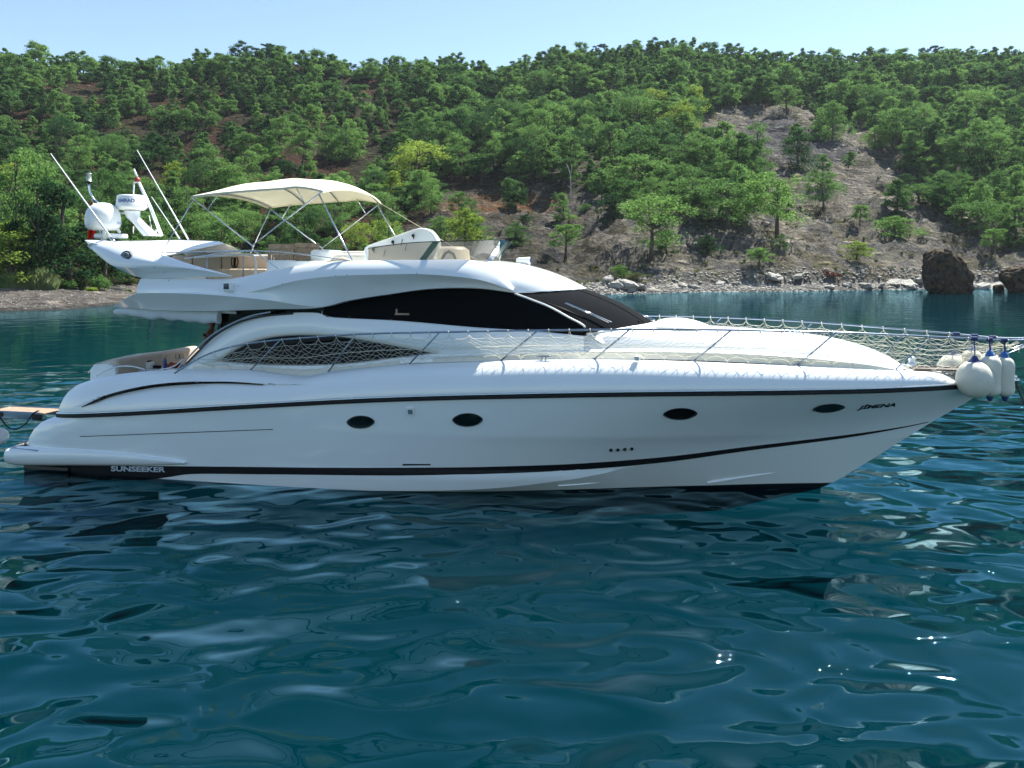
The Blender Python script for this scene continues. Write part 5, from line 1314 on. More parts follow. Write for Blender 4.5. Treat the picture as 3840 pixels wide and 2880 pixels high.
LEAFD = leafmat('dark_pine_needles', (.020, .060, .026), (.075, .15, .045))
LEAFY = leafmat('yellow_green_needles', (.14, .22, .04), (.30, .40, .07))
LEAFR = leafmat('reed_leaves', (.16, .21, .08), (.34, .40, .20))
LEAFO = leafmat('olive_scrub', (.05, .075, .03), (.13, .15, .055))
BARK = mat('pine_bark', (.09, .065, .05), .9, var=.3, vscale=3)
BARKP = mat('bleached_wood', (.48, .44, .40), .9, var=.15, vscale=3)
def cards(rng, centers, n, size, jit=.55, up=.35, slender=1.0):
    vs = []; fs = []; nr = []
    C_ = np.array(centers)  # cx cy cz rx rz
    for (cx, cy, cz, rx, rz) in C_:
        d = rng.normal(size=(n, 3)); d /= np.linalg.norm(d, axis=1)[:, None]; rad_ = rng.uniform(.15, 1.25, (n, 1))**.6
        p = np.c_[cx+d[:, 0]*rx*rad_[:, 0], cy+d[:, 1]*rx*rad_[:, 0], cz+d[:, 2]*rz*rad_[:, 0]]
        nn = d+rng.normal(size=(n, 3))*jit+np.array((0, 0, up)); nn /= np.linalg.norm(nn, axis=1)[:, None]
        a = np.cross(nn, rng.normal(size=(n, 3))); a /= np.linalg.norm(a, axis=1)[:, None]; b_ = np.cross(nn, a)
        s = size*rng.uniform(.55, 1.25, (n, 1)); 
        q = [p-a*s*.5*slender-b_*s*.35, p+a*s*.5*slender-b_*s*.2, p+b_*s*.75+a*s*.1]
        vs.append(np.stack(q, 1).reshape(-1, 3)); nr.append(d)
    V = np.concatenate(vs); n_ = len(V)//3
    return V, [(3*i, 3*i+1, 3*i+2) for i in range(n_)]
def crown_clumps(rng, kind, Hh, Wd, base):
    cl = []; n = {'umb': 32, 'cone': 30, 'round': 36}[kind]
    sk = rng.uniform(-.12, .12, 2)*Wd; lob = rng.uniform(0, 6.283, 3)
    for i in range(n):
        q = rng.uniform(0, 1); a = rng.uniform(0, 6.283); wob = 1+.22*math.sin(2*a+lob[0])+.16*math.sin(3*a+lob[1]+q*4)
        if kind == 'umb': z = base+(Hh-base)*(.06+.88*q**.75); rmax = Wd/2*math.sqrt(max(.06, 1-((q-.42)/.66)**2))
        elif kind == 'cone': z = base+(Hh-base)*q**1.1*.95; rmax = Wd/2*(1-q**1.3)**.75*.95+.25
        else: z = base+(Hh-base)*(.03+.9*q); rmax = Wd/2*math.sqrt(max(.05, 1-((q-.40)/.66)**2))
        r_ = rmax*wob*rng.uniform(.15, .92)**.7; cr_ = Wd*rng.uniform(.09, .22)*(1.15-.4*q)
        cl.append((r_*math.cos(a)+sk[0]*q, r_*math.sin(a)+sk[1]*q, z, cr_, cr_*rng.uniform(.45, .85)))
    cl.append((sk[0], sk[1], Hh-Wd*.08, Wd*.11, Wd*.09))
    return cl
def make_tree(seed, kind, Hh, Wd, basefrac, ncard=120, size=.25, limbs=9):
    rng = np.random.default_rng(seed); base = Hh*basefrac; cl = crown_clumps(rng, kind, Hh, Wd, base)
    V, Fc = cards(rng, cl, ncard, size)
    me = bpy.data.meshes.new('crown'); me.from_pydata(V.tolist(), [], Fc); me.materials.append(LEAF)
    m = MB(); lean = rng.uniform(-.5, .5, 2); P = [(lean[0]*(q**1.5)+.12*math.sin(q*7+seed), lean[1]*(q**1.5), Hh*.93*q-.5*(q == 0)) for q in np.linspace(0, 1, 8)]
    r0_ = .028*Hh; m.tube(P, [r0_*(1-.85*q) for q in np.linspace(0, 1, 8)], 6)
    for c in cl[:limbs]:
        q = min(.92, max(.25, (c[2]/Hh)-.12)); s_ = [np.interp(q, np.linspace(0, 1, 8), [p[k] for p in P]) for k in range(3)]
        mid = ((s_[0]+c[0])*.5, (s_[1]+c[1])*.5, (s_[2]*.55+c[2]*.45)-.1); m.tube([tuple(s_), mid, (c[0], c[1], c[2])], [r0_*.38, r0_*.25, r0_*.08], 4, cap=False)
    return me, m.mesh('trunk', BARK)
PROTO = []
for sd, kind, hh_, wd_, bf in ((1, 'umb', 10, 7.5, .16), (2, 'umb', 10, 6.5, .28), (3, 'round', 9, 6.5, .08), (4, 'cone', 10, 5.2, .05), (5, 'umb', 10, 8.5, .16), (6, 'round', 8, 6.5, .02), (7, 'cone', 9, 5.5, .1), (8, 'round', 9, 7, .14)):
    PROTO.append((make_tree(sd, kind, hh_, wd_, bf), kind, hh_, wd_))
def variant(me, matl, cache={}):
    k = (me.name, matl.name)
    if k not in cache:
        c = me.copy(); c.materials.clear(); c.materials.append(matl); cache[k] = c
    return cache[k]
def place(pi, X, Y, z, hgt, wid, rz, label, cat='tree', group=None, leaf=None, name='pine_tree', trunk_m=None):
    (cm, tm), kind, ph, pw = PROTO[pi]
    e = empty(name, (X, Y, z-.15), rz); s = hgt/ph; sw_ = wid/pw; e.scale = (sw_, sw_, s); tag(e, label, cat, group)
    for nme, me in (('crown', variant(cm, leaf) if leaf else cm), ('trunk', tm)):
        o = bpy.data.objects.new(nme, me); COL.objects.link(o); o.parent = e
    return e
OCC = []
def prom(sx, sy, top, wpx, pi, label, leaf=None, cat='tree', group=None, name='pine_tree', rz=None):
    u, v = sx/3.75, sy/3.75; h_ = hit(u, v)
    if h_ is None: h_ = (ip(u, RYt), tz(u, ip(u, RYt), False))
    Y, z = h_; sc = Y/F/3.75; X = (u-512)/F*Y
    OCC.append((X, Y, wpx*sc*.45)); place(pi, X, Y, z, max(1.0, (sy-top)*sc), wpx*sc, rz if rz is not None else random.uniform(0, 6), label, cat, group, leaf, name)
GS = 'pines on the lower slope above the shore'
prom(2121, 965, 838, 150, 1, 'small umbrella pine with a leaning bare trunk on the rocky slope right of the windscreen', LEAF)
prom(1933, 925, 836, 120, 5, 'low bushy bright green pine right behind the flybridge windscreen')
prom(1719, 850, 722, 95, 1, 'thin young pine, left of a pair above the flybridge windscreen')
prom(1770, 862, 742, 95, 2, 'thin young pine, right of the pair above the flybridge windscreen')
prom(1655, 905, 806, 125, 5, 'round bushy pine above the left end of the helm cover'); prom(1792, 905, 832, 125, 5, 'round bushy pine below the thin pair of young pines')
prom(2445, 975, 728, 290, 4, 'broad spreading pine low on the slope, largest crown above the black windscreen')
prom(2375, 752, 585, 240, 0, 'tall pine with forked dark trunk on the orange terrace edge')
prom(2196, 815, 766, 62, 5, 'small round green bush pine beside the bleached dead tree')
prom(1972, 846, 800, 66, 5, 'round dark shrub alone on the pale path', LEAFD, 'shrub', None, 'shrub')
prom(2290, 850, 730, 130, 5, 'dark evergreen shrub mass left of the broad spreading pine', LEAFD, 'shrub', None, 'shrub')
prom(2320, 1032, 990, 80, 5, 'small bright green shrub near the shore boulders', LEAF, 'shrub', None, 'shrub'); prom(2390, 1056, 1022, 95, 5, 'low grey green shrub just above the shore boulders', LEAFO, 'shrub', None, 'shrub')
prom(1556, 712, 540, 225, 4, 'wide yellow green pine on the slope above the front corner of the bimini', LEAFY)
prom(2730, 880, 668, 240, 0, 'pine with a thick dark trunk and layered crown left of the grey scree'); prom(2914, 884, 640, 240, 0, 'dark trunked pine leaning at the left edge of the grey scree')
prom(2590, 800, 660, 190, 2, 'pine between the broad spreading one and the thick trunked one')
prom(2952, 432, 320, 110, 1, 'lone flat topped pine standing on the crest of the dark cliff')
prom(2507, 672, 548, 140, 2, 'green pine with bare lower trunk on the upper slope above the terrace'); prom(2480, 600, 440, 150, 2, 'tall dark pine rising in the middle of the slope', LEAFD)
prom(3086, 785, 640, 140, 0, 'slender forked pine on the left rim of the grey scree gully')
prom(3350, 892, 810, 185, 5, 'wide low pine clump with black shade under it in the scree'); prom(3212, 970, 902, 125, 5, 'yellow green bush pine on the scree above the shore', LEAFY, 'tree')
prom(2926, 948, 880, 66, 2, 'small young pine on bare rock left of the yellow green bush'); prom(3530, 795, 695, 100, 2, 'upright pine right of the grey gully')
prom(3676, 892, 755, 205, 4, 'broad pine above the tallest sea rock'); prom(3722, 955, 855, 100, 1, 'small pine with bent trunk below the broad pine near right edge')
prom(3570, 720, 598, 130, 0, 'flat crowned olive pine on the upper right slope'); prom(3445, 755, 685, 150, 5, 'bushy pine at the right rim of the gully'); prom(3400, 708, 650, 85, 5, 'dark round pine at the top right of the gully', LEAFD)
prom(2846, 1005, 925, 105, 1, 'small pine leaning over the shore boulders'); prom(3360, 815, 785, 55, 5, 'tiny dark shrub above the wide low pine clump', LEAFD, 'shrub', None, 'shrub')
prom(2500, 950, 860, 120, 5, 'pine bush hugging the right side of the broad spreading pine'); prom(2650, 955, 880, 100, 5, 'dark shrub under the thick trunked pine', LEAFD, 'shrub', None, 'shrub')
prom(3384, 325, 205, 115, 5, 'tall dark rounded pine left of the notch in the skyline', LEAFD); prom(3500, 335, 208, 110, 5, 'tall dark rounded pine right of the notch in the skyline', LEAFD)
prom(2706, 640, 560, 90, 0, 'pine at the left end of the cliff crest'); prom(3280, 560, 470, 110, 2, 'pine overhanging the right end of the dark cliff')
prom(40, 1068, 820, 300, 5, 'large yellow green pine behind the reeds at the left edge', LEAFY); prom(250, 1066, 690, 300, 3, 'tall dark pine behind the beach left of the radar arch', LEAFD); prom(150, 1066, 660, 220, 2, 'tall dark pine standing behind the reed clump', LEAFD)
prom(390, 1062, 760, 230, 6, 'dark conical pine behind the radar arch tip', LEAFD); prom(60, 1000, 560, 260, 0, 'tall light green pine at the far left above the yellow green one'); prom(500, 1040, 790, 200, 5, 'bushy pine right behind the arch wing')
prom(1052, 606, 440, 120, 1, 'flat topped pine with a straight bare trunk above the bimini, left one of two'); prom(1134, 630, 490, 120, 1, 'flat topped pine with a straight bare trunk above the bimini, right one of two'); prom(1298, 612, 450, 120, 2, 'pine with two thin dark stems above the bimini centre'); prom(1230, 600, 470, 120, 7, 'wide pine left of the two stemmed pine above the bimini')
prom(1069, 664, 600, 100, 5, 'round dark holly like shrub on red earth above the bimini', LEAFD, 'shrub', None, 'shrub'); prom(1382, 688, 612, 56, 3, 'small conical bright green pine above the bimini front')
prom(1280, 690, 640, 90, 5, 'low bright shrub just over the bimini top', LEAF, 'shrub', None, 'shrub')
prom(870, 900, 770, 190, 5, 'bushy pine seen through the aft bimini legs'); prom(1129, 900, 740, 190, 0, 'pine seen under the bimini through the crossing legs'); prom(1250, 890, 770, 140, 2, 'dark stemmed pine seen under the front half of the bimini')
prom(1040, 890, 780, 90, 5, 'small bright bush pine seen under the bimini behind the chairs'); prom(1440, 860, 720, 160, 4, 'pine seen between bimini front leg and helm cover'); prom(800, 700, 540, 160, 2, 'light green pine above the aft corner of the bimini')
prom(720, 960, 800, 170, 5, 'bushy pine between the antennas and the aft bimini leg'); prom(610, 940, 760, 150, 6, 'dark pine behind the four antennas', LEAFD); prom(660, 720, 600, 110, 5, 'light green bush pine between the two tall whip antennas', LEAFY)
# dead bleached tree
def snag(sx, sy, top, label):
    u, v = sx/3.75, sy/3.75; Y, z = hit(u, v); sc = Y/F/3.75; hh_ = (sy-top)*sc; e = empty('dead_tree', ((u-512)/F*Y, Y, z-.1)); tag(e, label, 'tree')
    m = MB(); P = [(0, 0, 0), (.15, 0, hh_*.3), (.1, 0, hh_*.55), (-.05, 0, hh_*.75), (-.35, 0, hh_*.86), (-1.0, 0, hh_)]; m.tube(P, [.16, .14, .12, .1, .08, .03], 6); m.obj('trunk', BARKP, e)
    for Q in ([(-.05, 0, hh_*.75), (.3, 0, hh_*.82), (.35, 0, hh_*.97)], [(.1, 0, hh_*.5), (.8, .2, hh_*.56), (1.5, .2, hh_*.54)], [(.1, 0, hh_*.42), (-.7, .2, hh_*.5)]):
        m = MB(); m.tube(Q, [.08, .06, .02][:len(Q)] if len(Q) == 3 else [.07, .02], 5); m.obj('branch', BARKP, e)
snag(2139, 778, 615, 'bleached dead tree with a forked bare top on the orange terrace')
snag(1250, 500, 430, 'grey leafless dead tree high on the slope above the bimini'); 

# beach shrubs and reeds
def bush(sx, sy, top, wpx, label, leaf, cat='shrub', name='shrub', reeds=False, seed=1):
    u, v = sx/3.75, sy/3.75; Y, z = hit(u, v); sc = Y/F/3.75; hh_, wd_ = (sy-top)*sc, wpx*sc; rng = np.random.default_rng(seed)
    e = empty(name, ((u-512)/F*Y, Y, z-.1)); tag(e, label, cat); n = 16
    if reeds:
        V = []; Fc = []
        for i in range(1500):
            a = rng.uniform(0, 6.28); r_ = rng.uniform(0, 1)**.6; px, py = r_*wd_/2*math.cos(a), r_*wd_/4*math.sin(a); h2 = hh_*rng.uniform(.5, 1.05)*(1-.55*r_**2); lx, ly = rng.normal(0, .25, 2)+np.array((px*.12, -.05))
            w2 = rng.uniform(.02, .05); k = len(V); V += [(px-w2, py, 0), (px+w2, py, 0), (px+lx*.5+w2, py+ly*.5, h2*.65), (px+lx*.5-w2, py+ly*.5, h2*.65), (px+lx*1.5, py+ly, h2)]; Fc += [(k, k+1, k+2, k+3), (k+3, k+2, k+4)]
        cl = [(rng.uniform(-.4, .4)*wd_, rng.uniform(-.2, .2)*wd_, hh_*rng.uniform(.3, .6), wd_*.12, hh_*.25) for _ in range(14)]
        V2, F2 = cards(rng, cl, 60, .30, slender=.35); k = len(V); V += V2.tolist(); Fc += [tuple(q+k for q in f) for f in F2]
    else:
        cl = [(rng.uniform(-.38, .38)*wd_, rng.uniform(-.25, .25)*wd_, hh_*rng.uniform(.25, .75), wd_*.2, hh_*.28) for _ in range(n)]; V, Fc = cards(rng, cl, 110, .16*max(1, hh_/2)); V = V.tolist()
    me = bpy.data.meshes.new('foliage'); me.from_pydata(V, [], Fc); me.materials.append(leaf); o = bpy.data.objects.new('foliage', me); COL.objects.link(o); o.parent = e
    m = MB()
    for i in range(5): a = i*1.3; m.tube([(0, 0, 0), (wd_*.12*math.cos(a), wd_*.1*math.sin(a), hh_*.3), (wd_*.25*math.cos(a), wd_*.2*math.sin(a), hh_*.55)], [.05, .035, .015], 4)
    m.obj('stem', BARK, e)
bush(150, 1083, 995, 130, 'tall pale reed clump on the beach edge, the taller right one of two', LEAFR, 'reeds', 'reeds', True, 3)
bush(60, 1080, 1012, 120, 'pale reed clump on the beach edge, the left one of two', LEAFR, 'reeds', 'reeds', True, 4)
bush(368, 1087, 1024, 84, 'round green shrub at the right end of the beach growth', LEAF, seed=5); bush(300, 1086, 1040, 60, 'small olive shrub left of the round green one on the beach', LEAFO, seed=6)
bush(258, 1085, 1046, 60, 'low green shrub just right of the reeds on the beach', LEAF, seed=7); bush(10, 1079, 1030, 60, 'low shrub at the left picture edge behind the beach', LEAF, seed=8)
bush(330, 1088, 1076, 60, 'flat yellowish weed patch at the foot of the olive shrub', LEAFY, 'weeds', 'weeds', seed=9); bush(480, 1068, 1040, 60, 'olive shrub at the inland end of the beach behind the arch wing', LEAFO, seed=10); bush(483, 1092, 1084, 22, 'tiny green tuft on the bare beach sand', LEAF, 'weeds', 'weeds', seed=11)

# forest fill
rng = np.random.default_rng(11)
BARE = [[(160, 330), (330, 300), (420, 360), (420, 440), (220, 420)], [(560, 235), (640, 240), (660, 290), (540, 280)], [(70, 470), (200, 450), (200, 530), (60, 530)], [(350, 520), (520, 460), (640, 560), (760, 620), (900, 640), (1050, 620), (1250, 680), (1400, 700), (1300, 760), (900, 760), (700, 700), (500, 700)], [(1640, 690), (2110, 700), (2130, 800), (1640, 810)], [(2150, 620), (2270, 590), (2290, 680), (2160, 690)]]
BARE = [[(a/3.75, b_/3.75) for a, b_ in p] for p in BARE]
cand = []; cell = {}
tries = 0
while tries < 34000:
    tries += 1
    Y = math.sqrt(rng.uniform(95**2, 470**2)); u = rng.uniform(-400, 1300); ys, yr = ip(u, SHt), ip(u, RYt)
    if Y < ys+(15 if u < 200 else 12) or Y > yr+45: continue
    z = tz(u, Y, False); v = VH+(H-z)*F/Y; X = (u-512)/F*Y; sx, sy = u*3.75, v*3.75
    dens = 1.0; fg = nz(X, Y, 7, .03)
    if pip(u, v, CLs): dens = .012
    elif any(pip(u, v, p) for p in BARE): dens = .04
    elif u < 420 and v > 85: dens = .46 if fg > -.02 else .09
    elif v > 175 and u < 600: dens = .4
    if rng.uniform() > dens: continue
    sp_ = (4.5 if v < 180 else 4.0)
    ck_ = (int(X//sp_), int(Y//sp_)); bad = False
    for a in (-1, 0, 1):
        for b_ in (-1, 0, 1):
            for (px, py) in cell.get((ck_[0]+a, ck_[1]+b_), ()):
                if (px-X)**2+(py-Y)**2 < sp_*sp_: bad = True
    if bad: continue
    if any((px-X)**2+(py-Y)**2 < (r_*.9)**2 for px, py, r_ in OCC): continue
    cell.setdefault(ck_, []).append((X, Y))
    hg = rng.uniform(7.5, 14.5)*((.72 if v < 88 else 1.0) if v < 180 and not (u < 420 and v > 85) else .72); 
    if rng.uniform() < .12: hg *= .5
    cand.append((hg/Y, X, Y, z, hg, rng.uniform(.72, 1.0)*hg, u, v))
vis = [c for c in cand if -12 < c[6] < 1036 and c[2] < ip(c[6], RYt)+6]
hid = [c for c in cand if not (-12 < c[6] < 1036 and c[2] < ip(c[6], RYt)+6)]
vis.sort(reverse=True)
print('forest', len(vis), len(hid))
NIND = 300-len(OCC)
regs = [(lambda u, v: u < 200 and v > 150, 'pine growing on the red brown slope behind the radar arch and its antennas', 'pines on the red brown slope at the left'),
        (lambda u, v: u < 200, 'pine in the wood under the left part of the skyline', 'pines under the left skyline'),
        (lambda u, v: u < 420 and v > 120, 'pine growing on the reddish slope above and behind the bimini', 'pines on the slope behind the bimini'),
        (lambda u, v: u < 420, 'pine high on the slope over the bimini, close under the skyline', 'pines under the skyline above the bimini'),
        (lambda u, v: u < 700 and v > 130, 'pine in the green belt above the orange terrace and pale path', 'pines above the orange terrace'),
        (lambda u, v: u < 700, 'pine in the dense wood on the middle summit', 'pines on the middle summit'),
        (lambda u, v: v > 130, 'pine growing beside the grey cliff and scree at the right', 'pines beside the grey cliff'),
        (lambda u, v: True, 'pine in the dense wood above the grey cliff at the right', 'pines above the grey cliff')]
for c in vis[:NIND]:
    for f, lb, gr in regs:
        if f(c[6], c[7]): break
    lf = LEAFD if rng.uniform() < .22 else (LEAFY if rng.uniform() < .08 else None)
    place(int(rng.integers(0, 8)), c[1], c[2], c[3], c[4], c[5], rng.uniform(0, 6), lb, 'tree', gr, lf)
# the rest of the wood: one object, low-cost copies instanced on points
rest = vis[NIND:]+hid
ico = bpy.data.collections.new('forest_trees')
for k in range(6):
    cm, tm = make_tree(40+k, ['cone', 'round', 'cone', 'round', 'umb', 'cone'][k], 9, [6.5, 6, 5, 6.6, 7, 5.6][k], [.2, .05, .05, .08, .25, .05][k], ncard=80, size=.40, limbs=3)
    bm = bmesh.new(); bm.from_mesh(cm); nf = len(bm.faces); bm.from_mesh(tm); bm.faces.ensure_lookup_table()
    for f in bm.faces: f.material_index = 0
    for f in bm.faces[nf:]: f.material_index = 1
    me = bpy.data.meshes.new('forest_tree'); bm.to_mesh(me); bm.free(); me.materials.append([LEAF, LEAF, LEAF, LEAFD, LEAF, LEAFY][k] if k != 5 else LEAF); me.materials.append(BARK)
    o = bpy.data.objects.new('forest_tree', me); ico.objects.link(o)
me = bpy.data.meshes.new('pine_wood'); me.from_pydata([(c[1], c[2], c[3]-.2) for c in rest], [], [])
for nm, vals in (('sc', [(c[5]/6, c[5]/6, c[4]/9) for c in rest]), ('ro', [(0, 0, rng.uniform(0, 6.28)) for c in rest])):
    a = me.attributes.new(nm, 'FLOAT_VECTOR', 'POINT'); a.data.foreach_set('vector', np.array(vals, np.float32).ravel())
a = me.attributes.new('ix', 'INT', 'POINT'); a.data.foreach_set('value', rng.integers(0, 6, len(rest)).astype(np.int32))
wood = bpy.data.objects.new('pine_wood', me); COL.objects.link(wood); tag(wood, 'continuous pine wood covering the upper hillside up to the skyline', 'trees', None, 'stuff')
ng = bpy.data.node_groups.new('wood', 'GeometryNodeTree'); ng.interface.new_socket('Geometry', in_out='INPUT', socket_type='NodeSocketGeometry'); ng.interface.new_socket('Geometry', in_out='OUTPUT', socket_type='NodeSocketGeometry')
N_ = ng.nodes; gi = N_.new('NodeGroupInput'); go = N_.new('NodeGroupOutput'); ci = N_.new('GeometryNodeCollectionInfo'); ci.inputs['Collection'].default_value = ico; ci.inputs['Separate Children'].default_value = True; ci.inputs['Reset Children'].default_value = True
iop = N_.new('GeometryNodeInstanceOnPoints'); iop.inputs['Pick Instance'].default_value = True
def attr(nm, ty):
    n = N_.new('GeometryNodeInputNamedAttribute'); n.data_type = ty; n.inputs['Name'].default_value = nm; return n.outputs['Attribute']
ng.links.new(gi.outputs[0], iop.inputs['Points']); ng.links.new(ci.outputs[0], iop.inputs['Instance']); ng.links.new(attr('ix', 'INT'), iop.inputs['Instance Index']); ng.links.new(attr('sc', 'FLOAT_VECTOR'), iop.inputs['Scale'])
e2r = N_.new('FunctionNodeEulerToRotation'); ng.links.new(attr('ro', 'FLOAT_VECTOR'), e2r.inputs[0]); ng.links.new(e2r.outputs[0], iop.inputs['Rotation']); ng.links.new(iop.outputs[0], go.inputs[0])
md = wood.modifiers.new('wood', 'NODES'); md.node_group = ng

# low scrub and dry grass: one object
V = []; Fc = []; 
for i in range(5200):
    u = rng.uniform(-60, 1090); ys, yr = ip(u, SHt), ip(u, RYt); Y = ys+(14 if u < 200 else 5)+(rng.uniform()**1.3)*(yr-ys)*.8
    z = tz(u, Y, True); X = (u-512)/F*Y; v = VH+(H-z)*F/Y
    if pip(u, v, CLs) and rng.uniform() < .72: continue
    if nz(X, Y, 2, .08) < -.1 and rng.uniform() < .7: continue
    r_ = rng.uniform(.25, .8); cl = [(X+rng.uniform(-r_, r_), Y+rng.uniform(-r_, r_), z+r_*.3, r_*.7, r_*.45) for _ in range(2)]
    v2, f2 = cards(rng, cl, 14, .34); k = len(V); V += v2.tolist(); Fc += [tuple(q+k for q in f) for f in f2]
me = bpy.data.meshes.new('scrub'); me.from_pydata(V, [], Fc); me.materials.append(LEAFO); sc_ = bpy.data.objects.new('scrub', me); COL.objects.link(sc_); tag(sc_, 'low olive scrub scattered over the open ground between the pines', 'scrub', None, 'stuff')

# ------------------------------------------------------------------ rocks
def rockmat(name, a, b_, sc=1.2, top=None):
    m = bpy.data.materials.new(name); m.use_nodes = True; t, l = gn(m); bs = t['Principled BSDF']; bs.inputs['Roughness'].default_value = .9; sock(bs, 'Specular IOR Level').default_value = .15
    g = t.new('ShaderNodeNewGeometry'); n = t.new('ShaderNodeTexNoise'); n.inputs['Scale'].default_value = sc; n.inputs['Detail'].default_value = 9; n.inputs['Roughness'].default_value = .68; l.new(g.outputs['Position'], n.inputs['Vector'])
    r = t.new('ShaderNodeValToRGB'); e = r.color_ramp.elements; e[0].position = .38; e[1].position = .64; e[0].color = (*a, 1); e[1].color = (*b_, 1); l.new(n.outputs['Fac'], r.inputs[0])
    l.new(r.outputs[0], bs.inputs['Base Color']); bp = t.new('ShaderNodeBump'); bp.inputs['Distance'].default_value = .35; bp.inputs['Strength'].default_value = 1; l.new(n.outputs['Fac'], bp.inputs['Height']); l.new(bp.outputs[0], bs.inputs['Normal']); return m
ROCKD = rockmat('dark_sea_rock', (.022, .021, .018), (.13, .088, .050)); ROCKL = rockmat('pale_shore_rock', (.27, .26, .23), (.50, .48, .43), 2.5)
def rock(loc, sx, sy, sz, seed, matl, sub=5, rough=.3, shape=None):
    bm = bmesh.new(); bmesh.ops.create_icosphere(bm, subdivisions=sub, radius=1)
    for v in bm.verts:
        p = v.co.copy(); q = p+Vector((seed*3.1, seed, 0)); d = 1+rough*(.9*noise.noise(q*1.3)+.5*(.5-abs(noise.noise(q*2.7)))+.3*noise.noise(q*6)+.15*noise.noise(q*14))
        p = p*d; s = lambda t, e: math.copysign(abs(t)**e, t); p = Vector((s(p.x, .75), s(p.y, .8), s(p.z, .7)))
        if shape: p = shape(p)
        v.co = Vector((p.x*sx, p.y*sy, p.z*sz))
    m = MB(); m.bm(bm); o = m.obj('rock', matl, None, weld=False); o.location = loc; return o
Yr_ = 138
def rk(px0, px1, top, Y, seed, label, shape=None, base=1096):
    sc = Y/F/3.75; X = ((px0+px1)/2/3.75-512)/F*Y; w2 = (px1-px0)*sc/2; h2 = (base-top)*sc
    o = rock((X, Y+w2*.4, h2*.42), w2*.95, w2*.9, h2*.58, seed, ROCKD, 6, .30, shape); o['label'] = label; o['category'] = 'rock'; o['group'] = 'dark sea rocks off the right shore'; return o
def shp(p):
    x, y, z = p; z2 = z-(.55*max(0, x+.15)+.12*max(0, -x-.6) if z > 0 else 0)*min(1, max(0, z)*1.6); return Vector((x+(.16 if z > 0 else -.0)*-1*min(1, abs(z))+.08*noise.noise(Vector((y*2, z*2, 3))), y, z2))
rk(3494, 3652, 925, 134, 2, 'tall dark sea rock with a sunlit orange top standing in the shallows', shp)
rk(3800, 4010, 992, 134, 5, 'dark sea rock cut by the right picture edge'); rk(3732, 3768, 1052, 140, 8, 'small black rock between the two large sea rocks', None, 1078)
for i, (sx, sy, wpx, hpx) in enumerate(((2345, 1085, 80, 34), (2310, 1082, 52, 26), (2395, 1088, 50, 18), (2280, 1060, 40, 26), (2560, 1076, 34, 14), (2700, 1072, 40, 12), (2760, 1070, 30, 14), (2900, 1062, 60, 20), (2990, 1058, 42, 16), (3180, 1075, 40, 16), (3250, 1078, 44, 18), (3350, 1070, 56, 18), (3400, 1072, 70, 20), (3440, 1064, 60, 20), (3300, 1080, 36, 12), (2600, 1090, 36, 12), (3110, 1086, 40, 12), (3680, 1080, 60, 16), (3720, 1088, 70, 10), (3640, 1085, 44, 20))):
    h_ = hit(sx/3.75, min(sy, 1083)/3.75) or (140, .3); Y = h_[0]; sc = Y/F/3.75; X = (sx/3.75-512)/F*Y
    o = rock((X, Y, h_[1]+hpx*sc*.3), wpx*sc/2, wpx*sc/2*.8, hpx*sc*.5, i+20, ROCKL, 3, .75); o.rotation_euler = (0, R(rng.uniform(-25, 25)), rng.uniform(0, 3)); o.data.polygons.foreach_set('use_smooth', [False]*len(o.data.polygons))
    o['label'] = 'pale grey boulder among the rubble along the far waterline'; o['category'] = 'rock'; o['group'] = 'pale boulders along the far waterline'
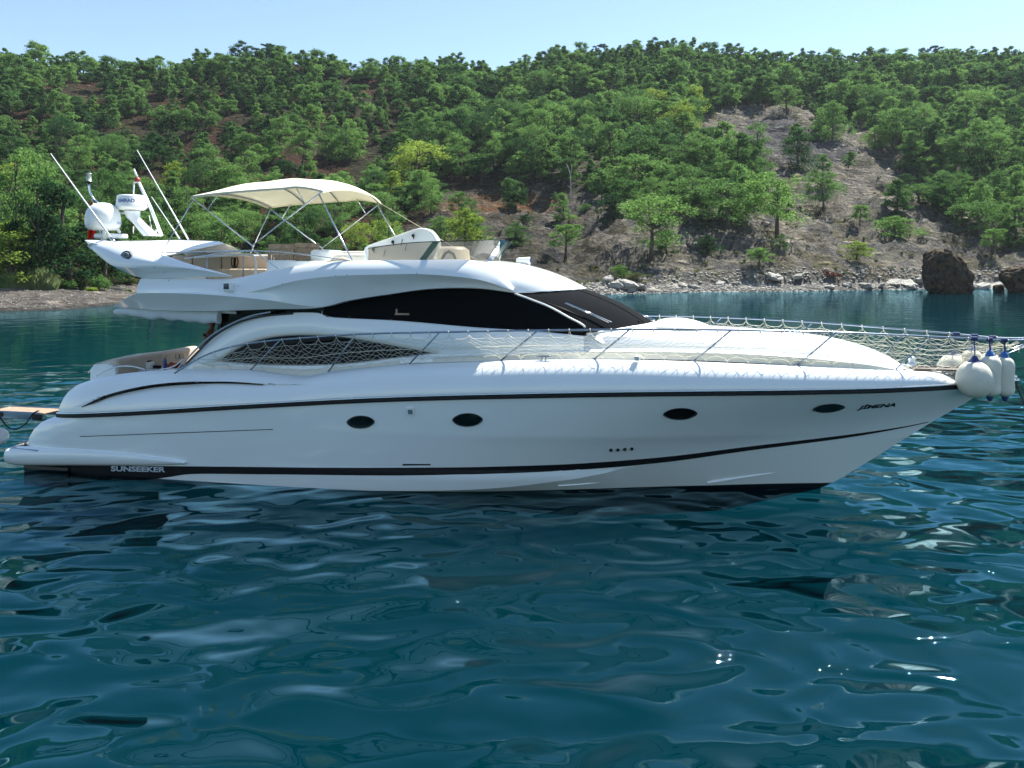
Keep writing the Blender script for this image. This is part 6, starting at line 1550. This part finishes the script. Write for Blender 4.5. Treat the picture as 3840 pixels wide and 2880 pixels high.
# rubble: one object
m = MB()
for i in range(3200):
    u = rng.uniform(560, 1060); ys = ip(u, SHt); Y = ys+rng.uniform(0, 1)**1.2*7-.4; z = tz(u, Y, True); X = (u-512)/F*Y; r_ = rng.uniform(.08, .34)*(1.4 if rng.uniform() < .1 else 1)
    pr_ = [(1, 0, 0), (-1, 0, 0), (0, 1, 0), (0, -1, 0), (0, 0, 1), (0, 0, -1)]; a = rng.uniform(0, 3); j = rng.uniform(.6, 1.3, 6)
    vs = [(X+(p[0]*math.cos(a)-p[1]*math.sin(a))*r_*j[q], Y+(p[0]*math.sin(a)+p[1]*math.cos(a))*r_*j[q], z+.05+p[2]*r_*.6*j[q]) for q, p in enumerate(pr_)]
    m.add(vs, [(0, 2, 4), (2, 1, 4), (1, 3, 4), (3, 0, 4), (2, 0, 5), (1, 2, 5), (3, 1, 5), (0, 3, 5)])
for i in range(500):
    u = rng.uniform(-60, 150); ys = ip(u, SHt); Y = ys+rng.uniform(.5, 13); z = tz(u, Y, True); X = (u-512)/F*Y; r_ = rng.uniform(.03, .11)
    m.add([(X-r_, Y, z), (X+r_, Y, z), (X, Y+r_, z), (X, Y-r_, z), (X, Y, z+r_)], [(0, 3, 4), (3, 1, 4), (1, 2, 4), (2, 0, 4)])
o = m.obj('shore_rubble', ROCKL, None, smooth=False, weld=False); tag(o, 'pale broken stones and pebbles lying along the waterline', 'rubble', None, 'stuff')
# rusty wreckage
h_ = hit(3118/3.75, 1062/3.75); sc = h_[0]/F/3.75; m = MB(); e = empty('rusty_wreck', ((3118/3.75-512)/F*h_[0], h_[0], h_[1]), R(-8)); tag(e, 'rust red crumpled wreck lying on the pale shore rubble', 'wreck')
RUST = rockmat('rusty_metal', (.10, .035, .02), (.22, .08, .04), 4)
rows = []
for i in range(15):
    q = i/14; rows.append([((q-.5)*80*sc, -.5+1.1*k/6+.1*math.sin(i*2+k), (.35+.95*math.sin(math.pi*k/6))*(1-.55*q)*(1+.15*math.sin(i*1.9+k*2))) for k in range(7)])
m.loft(rows); m.obj('shell', RUST, e, smooth=False)
m = MB(); m.tube([(-36*sc, 0, 1.0), (-30*sc, -.1, 1.5), (10*sc, -.2, .9), (38*sc, -.3, .5)], .09, 6); m.obj('bent_rail', RUST, e)


# ------------------------------------------------------------------ air
m = MB(); m.box((-1100, -60, -8), (1100, 1100, 190)); HM = bpy.data.materials.new('haze_air'); HM.use_nodes = True; t, l = gn(HM); t.clear(); o_ = t.new('ShaderNodeOutputMaterial'); pv = t.new('ShaderNodeVolumePrincipled')
pv.inputs['Density'].default_value = .00007; pv.inputs['Color'].default_value = (.80, .90, 1, 1); pv.inputs['Anisotropy'].default_value = .2; l.new(pv.outputs[0], o_.inputs['Volume'])
o = m.obj('haze', HM, None, smooth=False); tag(o, 'thin pale summer haze over the cove', None, None, 'stuff')
